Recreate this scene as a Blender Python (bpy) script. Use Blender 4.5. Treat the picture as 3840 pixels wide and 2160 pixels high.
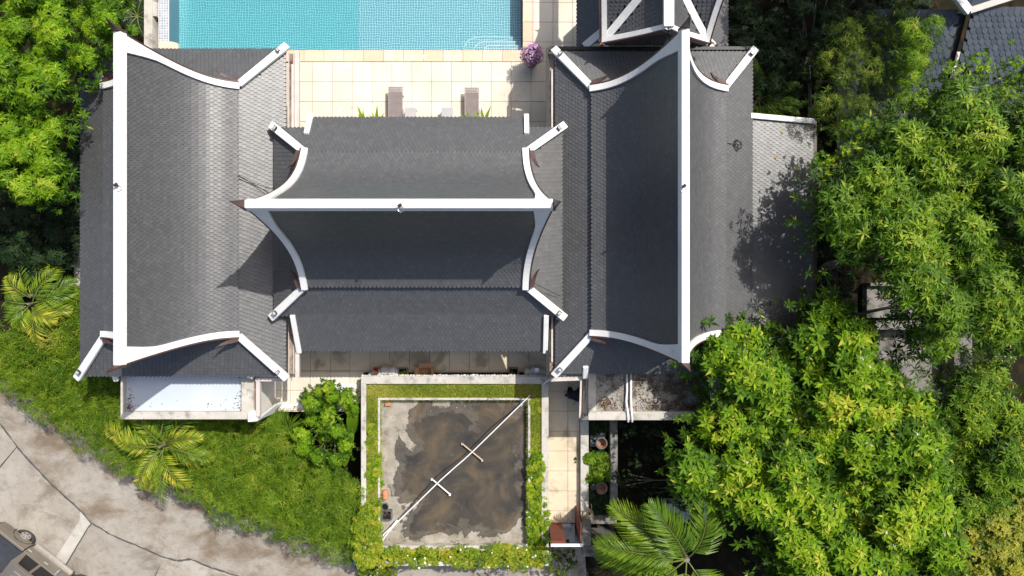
import bpy, math, random
import numpy as np
random.seed(7)
RNG = np.random.default_rng(11)
for o in list(bpy.data.objects):
    bpy.data.objects.remove(o)
SC = bpy.context.scene
COL = SC.collection
# ------------------------------------------------------------------ camera, world, sun
H, F = 28.4, 2611.0            # camera height above the terrace (z = 0), focal length in photo pixels
cam_d = bpy.data.cameras.new('camera'); cam = bpy.data.objects.new('camera', cam_d); COL.objects.link(cam)
cam.location = (0, 0, H); cam.rotation_euler = (0, 0, 0)
cam_d.sensor_width = 36.0; cam_d.lens = 36.0*F/3840.0; cam_d.clip_end = 3000; cam_d.clip_start = 0.1
SC.camera = cam
SUN_DX, SUN_DY = -0.50, -0.475  # shadow displacement per metre of height
world = bpy.data.worlds.new('World'); SC.world = world; world.use_nodes = True
wn = world.node_tree.nodes; wl = world.node_tree.links
for n in list(wn): wn.remove(n)
sky = wn.new('ShaderNodeTexSky'); sky.sky_type = 'NISHITA'; sky.sun_disc = False
sun_az = math.atan2(-SUN_DX, -SUN_DY)
sun_el = math.atan2(1.0, math.hypot(SUN_DX, SUN_DY))
sky.dust_density = 4.0; sky.ozone_density = 0.4
sky.sun_elevation = sun_el; sky.sun_rotation = sun_az
bg = wn.new('ShaderNodeBackground'); bg.inputs['Strength'].default_value = 0.125
wo = wn.new('ShaderNodeOutputWorld')
wl.new(sky.outputs[0], bg.inputs['Color']); wl.new(bg.outputs[0], wo.inputs['Surface'])
sun_d = bpy.data.lights.new('sun', 'SUN'); sun = bpy.data.objects.new('sun', sun_d); COL.objects.link(sun)
sun_d.energy = 4.2; sun_d.angle = math.radians(0.55); sun_d.color = (1.0, 0.955, 0.88)
from mathutils import Vector
sun.rotation_euler = Vector((SUN_DX, SUN_DY, -1.0)).to_track_quat('-Z', 'Y').to_euler()
sun.location = (10, 10, 30)
SC.view_settings.view_transform = 'Standard'; SC.view_settings.look = 'None'
SC.view_settings.exposure = 0.28; SC.view_settings.gamma = 1.0
SC.render.engine = 'CYCLES'
SC.cycles.max_bounces = 8; SC.cycles.transparent_max_bounces = 12
SC.render.resolution_x = 1024; SC.render.resolution_y = 576

# ------------------------------------------------------------------ helpers
def W(dx, dy, z=0.0):          # a pixel of the 2576-wide photograph at a known height -> metres
    k = 1.490683*(H-z)/F
    return ((dx-1288.0)*k, (724.5-dy)*k, z)
def N(u, v, z=0.0):            # the same for 3840-wide pixels
    k = (H-z)/F
    return ((u-1920.0)*k, (1080.0-v)*k, z)

class MB:
    """collects polygons; build() links them as one mesh object"""
    def __init__(s): s.V=[]; s.LV=[]; s.LT=[]; s.T=[]; s.n=0
    def add(s, verts, faces, tint=0.5):
        verts = np.asarray(verts, float).reshape(-1,3)
        s.V.append(verts); s.T.append(np.full(len(verts), tint))
        for f in faces:
            s.LV.append(np.asarray(f)+s.n); s.LT.append(np.array([len(f)]))
        s.n += len(verts); return s
    def inst(s, Vs, faces, tint=None):       # Vs (N,K,3) same face list for every instance
        Vs = np.asarray(Vs, float); Nn, K, _ = Vs.shape
        if Nn == 0: return s
        s.V.append(Vs.reshape(-1,3))
        t = np.full(Nn, .5) if tint is None else np.asarray(tint)
        s.T.append(np.repeat(t, K))
        flat = np.concatenate([np.asarray(f) for f in faces]); tot = np.array([len(f) for f in faces])
        off = (np.arange(Nn)*K + s.n)[:,None]
        s.LV.append((flat[None,:]+off).reshape(-1)); s.LT.append(np.tile(tot, Nn))
        s.n += Nn*K; return s
    def box(s, x0,x1,y0,y1,z0,z1, tint=.5):
        v=[(x0,y0,z0),(x1,y0,z0),(x1,y1,z0),(x0,y1,z0),(x0,y0,z1),(x1,y0,z1),(x1,y1,z1),(x0,y1,z1)]
        return s.add(v, [(3,2,1,0),(4,5,6,7),(0,1,5,4),(1,2,6,5),(2,3,7,6),(3,0,4,7)], tint)
    def hexa(s, b, t, tint=.5):              # bottom quad, top quad (both counter-clockwise from above)
        return s.add(list(b)+list(t), [(3,2,1,0),(4,5,6,7),(0,1,5,4),(1,2,6,5),(2,3,7,6),(3,0,4,7)], tint)
    def prism(s, poly, z0, z1, tint=.5):
        n=len(poly); a=sum(poly[i][0]*poly[(i+1)%n][1]-poly[(i+1)%n][0]*poly[i][1] for i in range(n))
        if a<0: poly=poly[::-1]
        v=[(p[0],p[1],z0) for p in poly]+[(p[0],p[1],z1) for p in poly]
        f=[tuple(range(n-1,-1,-1)), tuple(range(n,2*n))]+[(i,(i+1)%n,n+(i+1)%n,n+i) for i in range(n)]
        return s.add(v,f,tint)
    def beam(s, a, b, w, h, up=(0,0,1), tint=.5, w2=None, h2=None):   # bar from a to b; its top face lies h above the line
        a=Vector(a); b=Vector(b); d=(b-a).normalized(); u=Vector(up); sd=d.cross(u).normalized(); u=sd.cross(d).normalized()
        w2 = w if w2 is None else w2; h2 = h if h2 is None else h2
        v=[a-sd*w/2, a+sd*w/2, b+sd*w2/2, b-sd*w2/2, a-sd*w/2+u*h, a+sd*w/2+u*h, b+sd*w2/2+u*h2, b-sd*w2/2+u*h2]
        return s.add([tuple(p) for p in v], [(3,2,1,0),(4,5,6,7),(0,1,5,4),(1,2,6,5),(2,3,7,6),(3,0,4,7)], tint)
    def tube(s, pts, r, n=8, tint=.5, cap=True):
        pts=[Vector(p) for p in pts]; rs = r if isinstance(r,(list,tuple)) else [r]*len(pts)
        vs=[]; prev=None
        for i,p in enumerate(pts):
            d=(pts[min(i+1,len(pts)-1)]-pts[max(i-1,0)]).normalized()
            ref = Vector((0,0,1)) if abs(d.z)<.9 else Vector((1,0,0))
            if prev is not None: ref = prev
            sd=d.cross(ref)
            if sd.length<1e-6: sd=d.cross(Vector((0,1,0)))
            sd.normalize(); up=sd.cross(d).normalized(); prev=up
            for k in range(n):
                an=2*math.pi*k/n; vs.append(tuple(p+(sd*math.cos(an)+up*math.sin(an))*rs[i]))
        f=[]
        for i in range(len(pts)-1):
            for k in range(n):
                f.append((i*n+k, i*n+(k+1)%n, (i+1)*n+(k+1)%n, (i+1)*n+k))
        if cap:
            f.append(tuple(range(n-1,-1,-1))); m=(len(pts)-1)*n; f.append(tuple(range(m,m+n)))
        return s.add(vs,f,tint)
    def lathe(s, c, prof, n=24, tint=.5):     # prof: [(r,z)...] from bottom outside, closed by the maker
        vs=[]; f=[]
        for (r,z) in prof:
            for k in range(n):
                a=2*math.pi*k/n; vs.append((c[0]+r*math.cos(a), c[1]+r*math.sin(a), c[2]+z))
        for i in range(len(prof)-1):
            for k in range(n): f.append((i*n+k, i*n+(k+1)%n, (i+1)*n+(k+1)%n, (i+1)*n+k))
        f.append(tuple(range(n-1,-1,-1))); m=(len(prof)-1)*n; f.append(tuple(range(m,m+n)))
        return s.add(vs,f,tint)
    def build(s, name, mat, parent=None, smooth=False, bevel=0.0):
        V=np.concatenate(s.V); off=root_loc(parent); V=V-np.array(off)
        LV=np.concatenate(s.LV).astype(np.int32); LT=np.concatenate(s.LT).astype(np.int32)
        me=bpy.data.meshes.new(name)
        me.vertices.add(len(V)); me.vertices.foreach_set('co', V.astype(np.float32).ravel())
        me.loops.add(len(LV)); me.loops.foreach_set('vertex_index', LV)
        me.polygons.add(len(LT)); st=np.concatenate([[0],np.cumsum(LT)[:-1]]).astype(np.int32)
        me.polygons.foreach_set('loop_start', st); me.polygons.foreach_set('loop_total', LT)
        me.polygons.foreach_set('use_smooth', np.full(len(LT), smooth))
        me.update(calc_edges=True); me.validate()
        at=me.attributes.new('tint','FLOAT','POINT'); at.data.foreach_set('value', np.concatenate(s.T).astype(np.float32)[:len(me.vertices)])
        me.materials.append(mat)
        o=bpy.data.objects.new(name, me); COL.objects.link(o)
        if parent is not None: o.parent=parent
        if bevel:
            m=o.modifiers.new('bevel','BEVEL'); m.width=bevel; m.segments=2; m.limit_method='ANGLE'
        return o
def root_loc(p):
    x=y=z=0.0
    while p is not None:
        x+=p.location.x; y+=p.location.y; z+=p.location.z; p=p.parent
    return (x,y,z)
def tag(o, label=None, cat=None, group=None, kind=None):
    if label: o['label']=label
    if cat: o['category']=cat
    if group: o['group']=group
    if kind: o['kind']=kind
    return o
def thing(name, label, cat, loc, group=None):
    o=bpy.data.objects.new(name, None); COL.objects.link(o); o.location=loc; o.empty_display_size=.2
    return tag(o,label,cat,group)
def struct(o): o['kind']='structure'; return o
def dup(root, loc, label=None):
    r=root.copy(); COL.objects.link(r); r.location=loc
    if label: r['label']=label
    for ch in list(root.children):
        c=ch.copy(); COL.objects.link(c); c.parent=r
        for g in ch.children:
            d=g.copy(); COL.objects.link(d); d.parent=c
    return r

# ------------------------------------------------------------------ materials
def new_mat(name):
    m=bpy.data.materials.new(name); m.use_nodes=True; nt=m.node_tree
    for n in list(nt.nodes): nt.nodes.remove(n)
    out=nt.nodes.new('ShaderNodeOutputMaterial'); return m,nt,out
def node(nt,t,**kw):
    n=nt.nodes.new(t)
    for k,v in kw.items(): setattr(n,k,v)
    return n
def c4(c): return (c[0],c[1],c[2],1.0)
def pos(nt): return node(nt,'ShaderNodeNewGeometry').outputs['Position']
def noise(nt, scale, detail=4, rough=.55, vec=None, dist=0.0):
    n=node(nt,'ShaderNodeTexNoise'); n.inputs['Scale'].default_value=scale; n.inputs['Detail'].default_value=detail
    n.inputs['Roughness'].default_value=rough; n.inputs['Distortion'].default_value=dist
    nt.links.new(vec if vec is not None else pos(nt), n.inputs['Vector']); return n.outputs['Fac']
def ramp(nt, fac, stops):
    r=node(nt,'ShaderNodeValToRGB'); e=r.color_ramp.elements
    while len(e)<len(stops): e.new(.5)
    for i,(p,c) in enumerate(stops): e[i].position=p; e[i].color=c4(c)
    nt.links.new(fac, r.inputs['Fac']); return r.outputs['Color']
def mix(nt, fac, a, b, mode='MIX'):
    m=node(nt,'ShaderNodeMix',data_type='RGBA',blend_type=mode)
    for key,val in ((0,fac),(6,a),(7,b)):
        if isinstance(val,(int,float)): m.inputs[key].default_value=val
        elif isinstance(val,tuple): m.inputs[key].default_value=c4(val)
        else: nt.links.new(val,m.inputs[key])
    return m.outputs[2]
def bsdf(nt,out,color,rough=.6,metal=0.0,spec=.5,bump=None,bstr=.2,bdist=.01):
    b=node(nt,'ShaderNodeBsdfPrincipled'); b.inputs['Metallic'].default_value=metal
    b.inputs['Specular IOR Level'].default_value=spec
    if isinstance(color,tuple): b.inputs['Base Color'].default_value=c4(color)
    else: nt.links.new(color,b.inputs['Base Color'])
    if isinstance(rough,(int,float)): b.inputs['Roughness'].default_value=rough
    else: nt.links.new(rough,b.inputs['Roughness'])
    if bump is not None:
        bp=node(nt,'ShaderNodeBump'); bp.inputs['Strength'].default_value=bstr; bp.inputs['Distance'].default_value=bdist
        nt.links.new(bump,bp.inputs['Height']); nt.links.new(bp.outputs[0],b.inputs['Normal'])
    nt.links.new(b.outputs[0],out.inputs['Surface']); return b
def speckled(name, c1, c2, scale=3.0, rough=.7, c3=None, s3=.8, t3=(.55,.7), fine=40.0, spec=.4, bstr=.25, metal=0.0):
    """two-tone surface; c3 adds patchy stains"""
    m,nt,out=new_mat(name)
    col=ramp(nt, noise(nt,scale,6,.6), [(.3,c1),(.7,c2)])
    f=noise(nt,fine,3,.6)
    col=mix(nt,.22,col,ramp(nt,f,[(.3,(.25,.25,.25)),(.7,(1,1,1))]),'MULTIPLY')
    if c3 is not None:
        st=ramp(nt,noise(nt,s3,8,.62,dist=.3),[(t3[0],(0,0,0)),(t3[1],(1,1,1))])
        col=mix(nt,st,col,c3)
    bsdf(nt,out,col,rough,metal,spec,f,bstr,.008); return m
def tinted(name, stops, rough=.5, spec=.5, transl=0.0, bump=0.0, blotch=.35):
    """colour picked per piece from the stored tint"""
    m,nt,out=new_mat(name)
    a=node(nt,'ShaderNodeAttribute',attribute_name='tint')
    col=ramp(nt,a.outputs['Fac'],stops)
    n=noise(nt,2.2,4,.6)
    col=mix(nt,blotch,col,ramp(nt,n,[(.3,(.55,.55,.55)),(.7,(1.0,1.0,1.0))]),'MULTIPLY')
    b=bsdf(nt,out,col,rough,0,spec,noise(nt,60,3) if bump else None,bump,.004)
    if transl:
        t=node(nt,'ShaderNodeBsdfTranslucent'); nt.links.new(mix(nt,1.0,col,(1.5,1.45,.45),'MULTIPLY'),t.inputs['Color'])
        ms=node(nt,'ShaderNodeMixShader'); ms.inputs[0].default_value=transl
        nt.links.new(b.outputs[0],ms.inputs[1]); nt.links.new(t.outputs[0],ms.inputs[2]); nt.links.new(ms.outputs[0],out.inputs['Surface'])
    return m
M={}
M['slate']=tinted('slate',[(0,(.072,.074,.078)),(.5,(.082,.084,.088)),(1,(.096,.098,.102))],rough=.43,spec=.58,bump=.10,blotch=.20)
M['slate_blue']=tinted('slate_blue',[(0,(.042,.056,.078)),(1,(.075,.095,.125))],rough=.6,spec=.4)
M['underlay']=speckled('underlay',(.015,.015,.017),(.03,.03,.033),4,.9)
M['white']=speckled('white_paint',(.74,.74,.73),(.84,.84,.83),1.5,.6,(.50,.49,.46),2.6,(.60,.80),60,.3,.10)
M['wall']=speckled('white_wall',(.62,.60,.56),(.74,.72,.68),.9,.8)
M['brown']=speckled('brown_wood',(.055,.030,.026),(.09,.05,.042),2.5,.5)
M['rust']=speckled('rusty_timber',(.12,.045,.02),(.22,.09,.045),6,.8)
M['black_trim']=speckled('black_trim',(.008,.008,.009),(.02,.02,.022),3,.5)
M['gutter']=speckled('stained_gutter',(.20,.14,.10),(.42,.34,.27),4,.75,(.06,.03,.018),2.5,(.5,.65))
M['gutter_rim']=speckled('gutter_rim',(.50,.44,.40),(.62,.57,.53),3,.6)
M['pvc']=speckled('white_pipe',(.72,.70,.70),(.82,.81,.81),5,.4)
def tile_mat(name, cs, veins=None, rough=.7):
    m,nt,out=new_mat(name)
    oi=node(nt,'ShaderNodeObjectInfo')
    col=ramp(nt,oi.outputs['Random'],[(i/(len(cs)-1),c) for i,c in enumerate(cs)])
    col=mix(nt,.5,col,ramp(nt,noise(nt,1.1,5,.6),[(.3,(.74,.70,.62)),(.7,(1,1,1))]),'MULTIPLY')
    f=noise(nt,55,3)
    col=mix(nt,.16,col,ramp(nt,f,[(.3,(.4,.38,.34)),(.7,(1,1,1))]),'MULTIPLY')
    if veins:
        st=ramp(nt,noise(nt,veins[1],7,.6,dist=.5),[(.52,(0,0,0)),(.64,(1,1,1))]); col=mix(nt,st,col,veins[0])
    bsdf(nt,out,col,rough,0,.3,f,.1,.004); return m
M['tile']=tile_mat('paving_tile',[(.66,.61,.51),(.70,.65,.55),(.74,.69,.60)])
M['tile_worn']=tile_mat('worn_paving_tile',[(.62,.53,.39),(.66,.57,.43),(.70,.61,.47)],((.34,.28,.19),.9))
M['coping']=tile_mat('sandstone_coping',[(.68,.52,.38),(.72,.58,.45),(.74,.63,.52)],((.66,.46,.32),2.2))
M['grout']=speckled('grout',(.44,.40,.33),(.54,.49,.41),8,.9)
M['concrete']=speckled('weathered_concrete',(.44,.42,.37),(.58,.55,.50),1.6,.85,(.22,.21,.18),2.0,(.52,.68),50)
M['concrete_dark']=speckled('mossy_and_shaded_concrete',(.13,.12,.11),(.27,.26,.24),1.8,.9,(.06,.06,.05),2.2,(.5,.66),50)  # also used where shade is put into the concrete colour
M['rock']=tinted('rough_stone',[(0,(.34,.34,.33)),(1,(.58,.57,.55))],rough=.9,bump=.5)
M['roof_paint']=speckled('pale_blue_roof_paint',(.50,.56,.62),(.57,.62,.67),.8,.5)
M['filler']=speckled('asphalt_filler',(.05,.05,.055),(.10,.10,.105),10,.9)
M['soil']=speckled('dark_soil',(.010,.010,.006),(.022,.020,.012),2.5,1.0,(.032,.022,.012),1.6,(.5,.62),30,.1,.8)
M['bark']=speckled('bark',(.13,.11,.09),(.26,.23,.19),8,.9)
M['terracotta']=speckled('terracotta',(.42,.17,.08),(.55,.26,.13),6,.8)
M['red_wood']=speckled('red_stained_timber',(.16,.035,.022),(.23,.06,.038),4,.6)
M['grey_plastic']=speckled('grey_plastic',(.10,.11,.12),(.15,.16,.17),6,.5)
M['black']=speckled('black_plastic',(.012,.012,.013),(.025,.025,.026),6,.5)
M['blue']=speckled('blue_plastic',(.006,.07,.24),(.012,.11,.32),3,.4)
M['card']=speckled('cardboard',(.36,.20,.10),(.44,.26,.14),5,.85)
M['metal']=speckled('aluminium',(.55,.56,.58),(.66,.67,.69),6,.35,metal=.8)
M['frame']=speckled('taupe_powder_coat',(.27,.24,.23),(.31,.28,.27),6,.5)
M['sling']=speckled('taupe_sling_fabric',(.20,.165,.16),(.25,.21,.205),5,.85,fine=150)
M['table']=speckled('grey_table_top',(.40,.38,.39),(.45,.43,.44),4,.55)
M['lampglass']=speckled('lamp_glass',(.35,.35,.36),(.5,.5,.5),5,.2)
M['hose']=speckled('beige_hose',(.45,.36,.25),(.55,.46,.33),8,.6)
M['cable']=speckled('black_cable',(.012,.012,.012),(.02,.02,.02),8,.6)
# foliage
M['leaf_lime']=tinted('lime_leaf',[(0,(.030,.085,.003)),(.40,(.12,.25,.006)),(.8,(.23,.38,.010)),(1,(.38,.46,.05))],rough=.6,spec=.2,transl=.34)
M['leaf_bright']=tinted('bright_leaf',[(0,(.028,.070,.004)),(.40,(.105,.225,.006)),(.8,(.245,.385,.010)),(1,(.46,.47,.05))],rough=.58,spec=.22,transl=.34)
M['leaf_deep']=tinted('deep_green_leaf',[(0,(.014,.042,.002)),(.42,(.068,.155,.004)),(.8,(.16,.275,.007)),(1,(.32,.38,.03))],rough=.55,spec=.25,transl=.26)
M['leaf_mid']=tinted('mid_green_leaf',[(0,(.016,.038,.004)),(.5,(.065,.12,.008)),(.9,(.16,.23,.014)),(1,(.32,.33,.04))],rough=.6,spec=.2,transl=.3)
M['leaf_mid2']=tinted('slender_leaf',[(0,(.022,.060,.003)),(.45,(.085,.18,.006)),(.85,(.19,.30,.010)),(1,(.36,.38,.04))],rough=.58,spec=.22,transl=.3)
M['leaf_creeper']=tinted('creeper_leaf',[(0,(.06,.12,.006)),(.5,(.17,.27,.010)),(.85,(.28,.36,.014)),(1,(.44,.40,.03))],rough=.55,spec=.3,transl=.3)
M['leaf_dark']=tinted('shaded_leaf',[(0,(.006,.016,.004)),(.6,(.014,.036,.007)),(1,(.032,.066,.012))],rough=.6,spec=.25,transl=.18)  # understorey shade put into the leaf colour
M['leaf_yellow']=tinted('yellow_leaf',[(0,(.10,.16,.012)),(.5,(.24,.27,.015)),(1,(.46,.40,.03))],rough=.5,spec=.4,transl=.3)
M['bamboo']=tinted('bamboo_leaf',[(0,(.026,.080,.004)),(.45,(.105,.20,.008)),(.85,(.205,.305,.013)),(1,(.36,.36,.06))],rough=.6,spec=.25,transl=.32)
M['grass']=tinted('grass_blade',[(0,(.07,.12,.012)),(.5,(.19,.26,.018)),(.9,(.34,.36,.03)),(1,(.46,.42,.12))],rough=.6,spec=.3,transl=.3)
M['palm']=tinted('palm_leaflet',[(0,(.030,.080,.005)),(.5,(.11,.21,.009)),(.85,(.26,.33,.016)),(1,(.50,.44,.05))],rough=.45,spec=.4,transl=.3)
M['palm_dark']=tinted('shaded_palm_leaflet',[(0,(.012,.035,.010)),(1,(.04,.09,.018))],rough=.35,spec=.6,transl=.2)  # darker copy of the palm leaflet, deep shade put into its colour
M['frond_stem']=speckled('frond_stem',(.10,.14,.025),(.17,.21,.04),5,.6)
M['petal']=tinted('purple_petal',[(0,(.34,.14,.40)),(.6,(.56,.32,.62)),(1,(.72,.54,.76))],rough=.6,spec=.3,transl=.25)
M['petal_white']=tinted('white_petal',[(0,(.6,.6,.5)),(1,(.82,.82,.76))],rough=.6,spec=.3)
M['dead_leaf']=tinted('dead_leaf',[(0,(.045,.018,.010)),(.6,(.13,.055,.022)),(1,(.30,.16,.06))],rough=.8,spec=.2)
M['yellow_fallen']=tinted('yellow_fallen_leaf',[(0,(.45,.20,.02)),(1,(.60,.40,.05))],rough=.6,spec=.3)
def road_mat(name='stained_road_concrete',brown=False):
    m,nt,out=new_mat(name)
    col=ramp(nt,noise(nt,.8,7,.62),[(.3,(.37,.34,.295)),(.7,(.47,.44,.39))])
    mp=node(nt,'ShaderNodeMapping'); mp.inputs['Rotation'].default_value=(0,0,math.radians(40)); mp.inputs['Scale'].default_value=(.6,1.0,1)
    nt.links.new(pos(nt),mp.inputs['Vector'])
    st=ramp(nt,noise(nt,1.1,9,.66,mp.outputs[0],.4),[(.42,(0,0,0)),(.62,(.85,.85,.85))] if brown else [(.50,(0,0,0)),(.66,(.75,.75,.75))])
    col=mix(nt,st,col,(.20,.145,.095) if brown else (.175,.145,.105))
    oi=node(nt,'ShaderNodeObjectInfo'); col=mix(nt,.5,col,ramp(nt,oi.outputs['Random'],[(0,(.66,.66,.66)),(1,(1,1,1))]),'MULTIPLY')
    sm=ramp(nt,noise(nt,3.5,6,.7),[(.50,(0,0,0)),(.75,(.7,.7,.7))]); col=mix(nt,sm,col,(.24,.21,.17))
    f=noise(nt,38,5,.7)
    col=mix(nt,.6,col,ramp(nt,f,[(.3,(.3,.28,.26)),(.7,(1,1,1))]),'MULTIPLY')
    bsdf(nt,out,col,.9,0,.2,f,.6,.012); return m
M['road']=road_mat()
M['road_brown']=road_mat('brown_stained_road_concrete',True)
M['road_patch']=speckled('pale_patch_concrete',(.40,.385,.345),(.50,.48,.44),2.5,.9,(.28,.25,.20),1.6,(.52,.7),50)
M['apron']=speckled('grey_apron_concrete',(.27,.25,.22),(.40,.37,.32),1.2,.9,(.17,.14,.10),1.5,(.5,.66),40)
def basin_mat():
    m,nt,out=new_mat('water_stained_roof_concrete')
    P=pos(nt)
    sep=node(nt,'ShaderNodeSeparateXYZ'); nt.links.new(P,sep.inputs[0])
    def mth(op,a,b=None):
        n=node(nt,'ShaderNodeMath',operation=op)
        for i,v in enumerate((a,b)):
            if v is None: continue
            if isinstance(v,(int,float)): n.inputs[i].default_value=v
            else: nt.links.new(v,n.inputs[i])
        return n.outputs[0]
    dx=mth('DIVIDE',mth('SUBTRACT',sep.outputs[0],-1.80),2.85); dy=mth('DIVIDE',mth('SUBTRACT',sep.outputs[1],-7.40),2.95)
    ex=mth('POWER',mth('ABSOLUTE',dx),3.2); ey=mth('POWER',mth('ABSOLUTE',dy),3.2)
    d=mth('ADD',ex,ey)
    nz=noise(nt,.75,9,.62,dist=.4)
    v=mth('SUBTRACT',mth('ADD',mth('MULTIPLY',mth('SUBTRACT',nz,.5),3.6),1.0),d)
    wet=ramp(nt,v,[(.0,(0,0,0)),(.10,(.6,.6,.6)),(.45,(1,1,1))])
    dry=ramp(nt,noise(nt,2.2,8,.65),[(.3,(.20,.175,.135)),(.5,(.31,.28,.23)),(.7,(.42,.385,.33))])
    ring=ramp(nt,v,[(0.0,(0,0,0)),(.05,(.75,.75,.75)),(.30,(0,0,0))])
    wetc=ramp(nt,noise(nt,.7,7,.6,dist=.6),[(.35,(.032,.031,.030)),(.50,(.062,.053,.042)),(.68,(.135,.098,.058))])
    col=mix(nt,wet,dry,wetc); col=mix(nt,ring,col,(.030,.027,.022))
    rim=ramp(nt,noise(nt,2.6,6,.7),[(.55,(0,0,0)),(.66,(1,1,1))])
    col=mix(nt,mix(nt,.6,(0,0,0),rim),col,(.085,.075,.06))
    f=noise(nt,50,4); col=mix(nt,.3,col,ramp(nt,f,[(.3,(.3,.3,.3)),(.7,(1,1,1))]),'MULTIPLY')
    bsdf(nt,out,col,.8,0,.3,f,.3,.01); return m
M['basin']=basin_mat()
def cracked_mat():
    m,nt,out=new_mat('cracked_flat_roof')
    col=ramp(nt,noise(nt,1.2,8,.65),[(.35,(.27,.26,.235)),(.6,(.40,.385,.35))])
    vo=node(nt,'ShaderNodeTexVoronoi',feature='DISTANCE_TO_EDGE'); vo.inputs['Scale'].default_value=1.5
    nv=node(nt,'ShaderNodeVectorMath',operation='ADD'); n3=node(nt,'ShaderNodeTexNoise'); n3.inputs['Scale'].default_value=2.5; n3.inputs['Detail'].default_value=6
    nt.links.new(pos(nt),n3.inputs['Vector']); nt.links.new(pos(nt),nv.inputs[0]); nt.links.new(n3.outputs['Color'],nv.inputs[1])
    nt.links.new(nv.outputs[0],vo.inputs['Vector'])
    ck=ramp(nt,vo.outputs['Distance'],[(.0,(1,1,1)),(.035,(0,0,0))])
    col=mix(nt,ck,col,(.035,.030,.024))
    st=ramp(nt,noise(nt,1.5,9,.7,dist=.5),[(.43,(0,0,0)),(.57,(1,1,1))])
    col=mix(nt,mix(nt,.85,(0,0,0),st),col,(.085,.062,.035))
    f=noise(nt,45,4); col=mix(nt,.3,col,ramp(nt,f,[(.3,(.3,.3,.3)),(.7,(1,1,1))]),'MULTIPLY')
    bsdf(nt,out,col,.9,0,.2,f,.4,.01); return m
M['cracked']=cracked_mat()
def mosaic_mat(name, tile, grout, pitch, gw=.16, wob=0.0, rough=.3):
    m,nt,out=new_mat(name)
    vec=pos(nt)
    if wob:  # bends the tile grid: water refraction drawn into the pattern
        n3=node(nt,'ShaderNodeTexNoise'); n3.inputs['Scale'].default_value=2.6; n3.inputs['Detail'].default_value=3
        nt.links.new(vec,n3.inputs['Vector'])
        sb=node(nt,'ShaderNodeVectorMath',operation='SUBTRACT'); nt.links.new(n3.outputs['Color'],sb.inputs[0]); sb.inputs[1].default_value=(.5,.5,.5)
        sc=node(nt,'ShaderNodeVectorMath',operation='SCALE'); nt.links.new(sb.outputs[0],sc.inputs[0]); sc.inputs['Scale'].default_value=wob
        ad=node(nt,'ShaderNodeVectorMath',operation='ADD'); nt.links.new(vec,ad.inputs[0]); nt.links.new(sc.outputs[0],ad.inputs[1]); vec=ad.outputs[0]
    br=node(nt,'ShaderNodeTexBrick'); br.offset=0.0; br.inputs['Scale'].default_value=1.0
    br.inputs['Brick Width'].default_value=pitch; br.inputs['Row Height'].default_value=pitch; br.inputs['Mortar Size'].default_value=pitch*gw
    br.inputs['Mortar Smooth'].default_value=.3
    br.inputs['Color1'].default_value=c4(tile); br.inputs['Color2'].default_value=c4(tuple(.88*x for x in tile)); br.inputs['Mortar'].default_value=c4(grout)
    nt.links.new(vec,br.inputs['Vector'])
    bsdf(nt,out,br.outputs['Color'],rough,0,.5); return m
M['pool_tile']=mosaic_mat('pool_floor_mosaic',(.115,.26,.325),(.42,.58,.62),.105,.10,.14)
M['pool_deep_tone']=mosaic_mat('deep_tone_floor_mosaic',(.075,.27,.315),(.25,.49,.53),.105,.11,.17)  # tint of deeper water put into the tile colour; the floor is level
M['edge_tile']=tile_mat('grey_glass_tile',[(.30,.35,.41),(.38,.42,.48),(.44,.48,.54)],rough=.25)
M['edge_grout']=speckled('white_grout',(.72,.74,.76),(.82,.83,.84),8,.7)
def water_mat():
    m,nt,out=new_mat('pool_water')
    tr=node(nt,'ShaderNodeBsdfTransparent'); gl=node(nt,'ShaderNodeBsdfGlossy'); gl.inputs['Roughness'].default_value=.03
    bp=node(nt,'ShaderNodeBump'); bp.inputs['Strength'].default_value=.35; bp.inputs['Distance'].default_value=.02
    nt.links.new(noise(nt,5,4,.6,dist=.6),bp.inputs['Height']); nt.links.new(bp.outputs[0],gl.inputs['Normal'])
    fr=node(nt,'ShaderNodeFresnel'); fr.inputs['IOR'].default_value=1.33; nt.links.new(bp.outputs[0],fr.inputs['Normal'])
    gb_=node(nt,'ShaderNodeNewGeometry'); iv=node(nt,'ShaderNodeMath',operation='SUBTRACT'); iv.inputs[0].default_value=1.0; nt.links.new(gb_.outputs['Backfacing'],iv.inputs[1]); fm=node(nt,'ShaderNodeMath',operation='MULTIPLY'); nt.links.new(fr.outputs[0],fm.inputs[0]); nt.links.new(iv.outputs[0],fm.inputs[1])
    ms=node(nt,'ShaderNodeMixShader'); nt.links.new(fm.outputs[0],ms.inputs[0]); nt.links.new(tr.outputs[0],ms.inputs[1]); nt.links.new(gl.outputs[0],ms.inputs[2])
    nt.links.new(ms.outputs[0],out.inputs['Surface'])
    va=node(nt,'ShaderNodeVolumeAbsorption'); va.inputs['Color'].default_value=(.10,.84,.88,1); va.inputs['Density'].default_value=.24
    nt.links.new(va.outputs[0],out.inputs['Volume']); return m
M['water']=water_mat()
M['nosing']=speckled('step_nosing_tile',(.40,.52,.54),(.50,.62,.63),6,.5)

# ------------------------------------------------------------------ setting: ground, road, terrace, pool
GZ=-1.30; RZ=-1.10
pool_w=(W(425,128,-.1)[0], W(1312,128,-.1)[0], W(425,128,-.1)[1], 15.2)   # x0 x1 y0 y1 of the water
g=MB()
S=1200.0; px0,px1,py0,py1=pool_w[0]-1.2,pool_w[1]+.15,pool_w[2]-.15,15.4
for (a,b,c,d) in ((-S,S,-S,py0),(-S,S,py1,S),(-S,px0,py0,py1),(px1,S,py0,py1)):
    g.add([(a,c,GZ),(b,c,GZ),(b,d,GZ),(a,d,GZ)],[(0,1,2,3)])
struct(g.build('ground',M['soil']))

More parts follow.
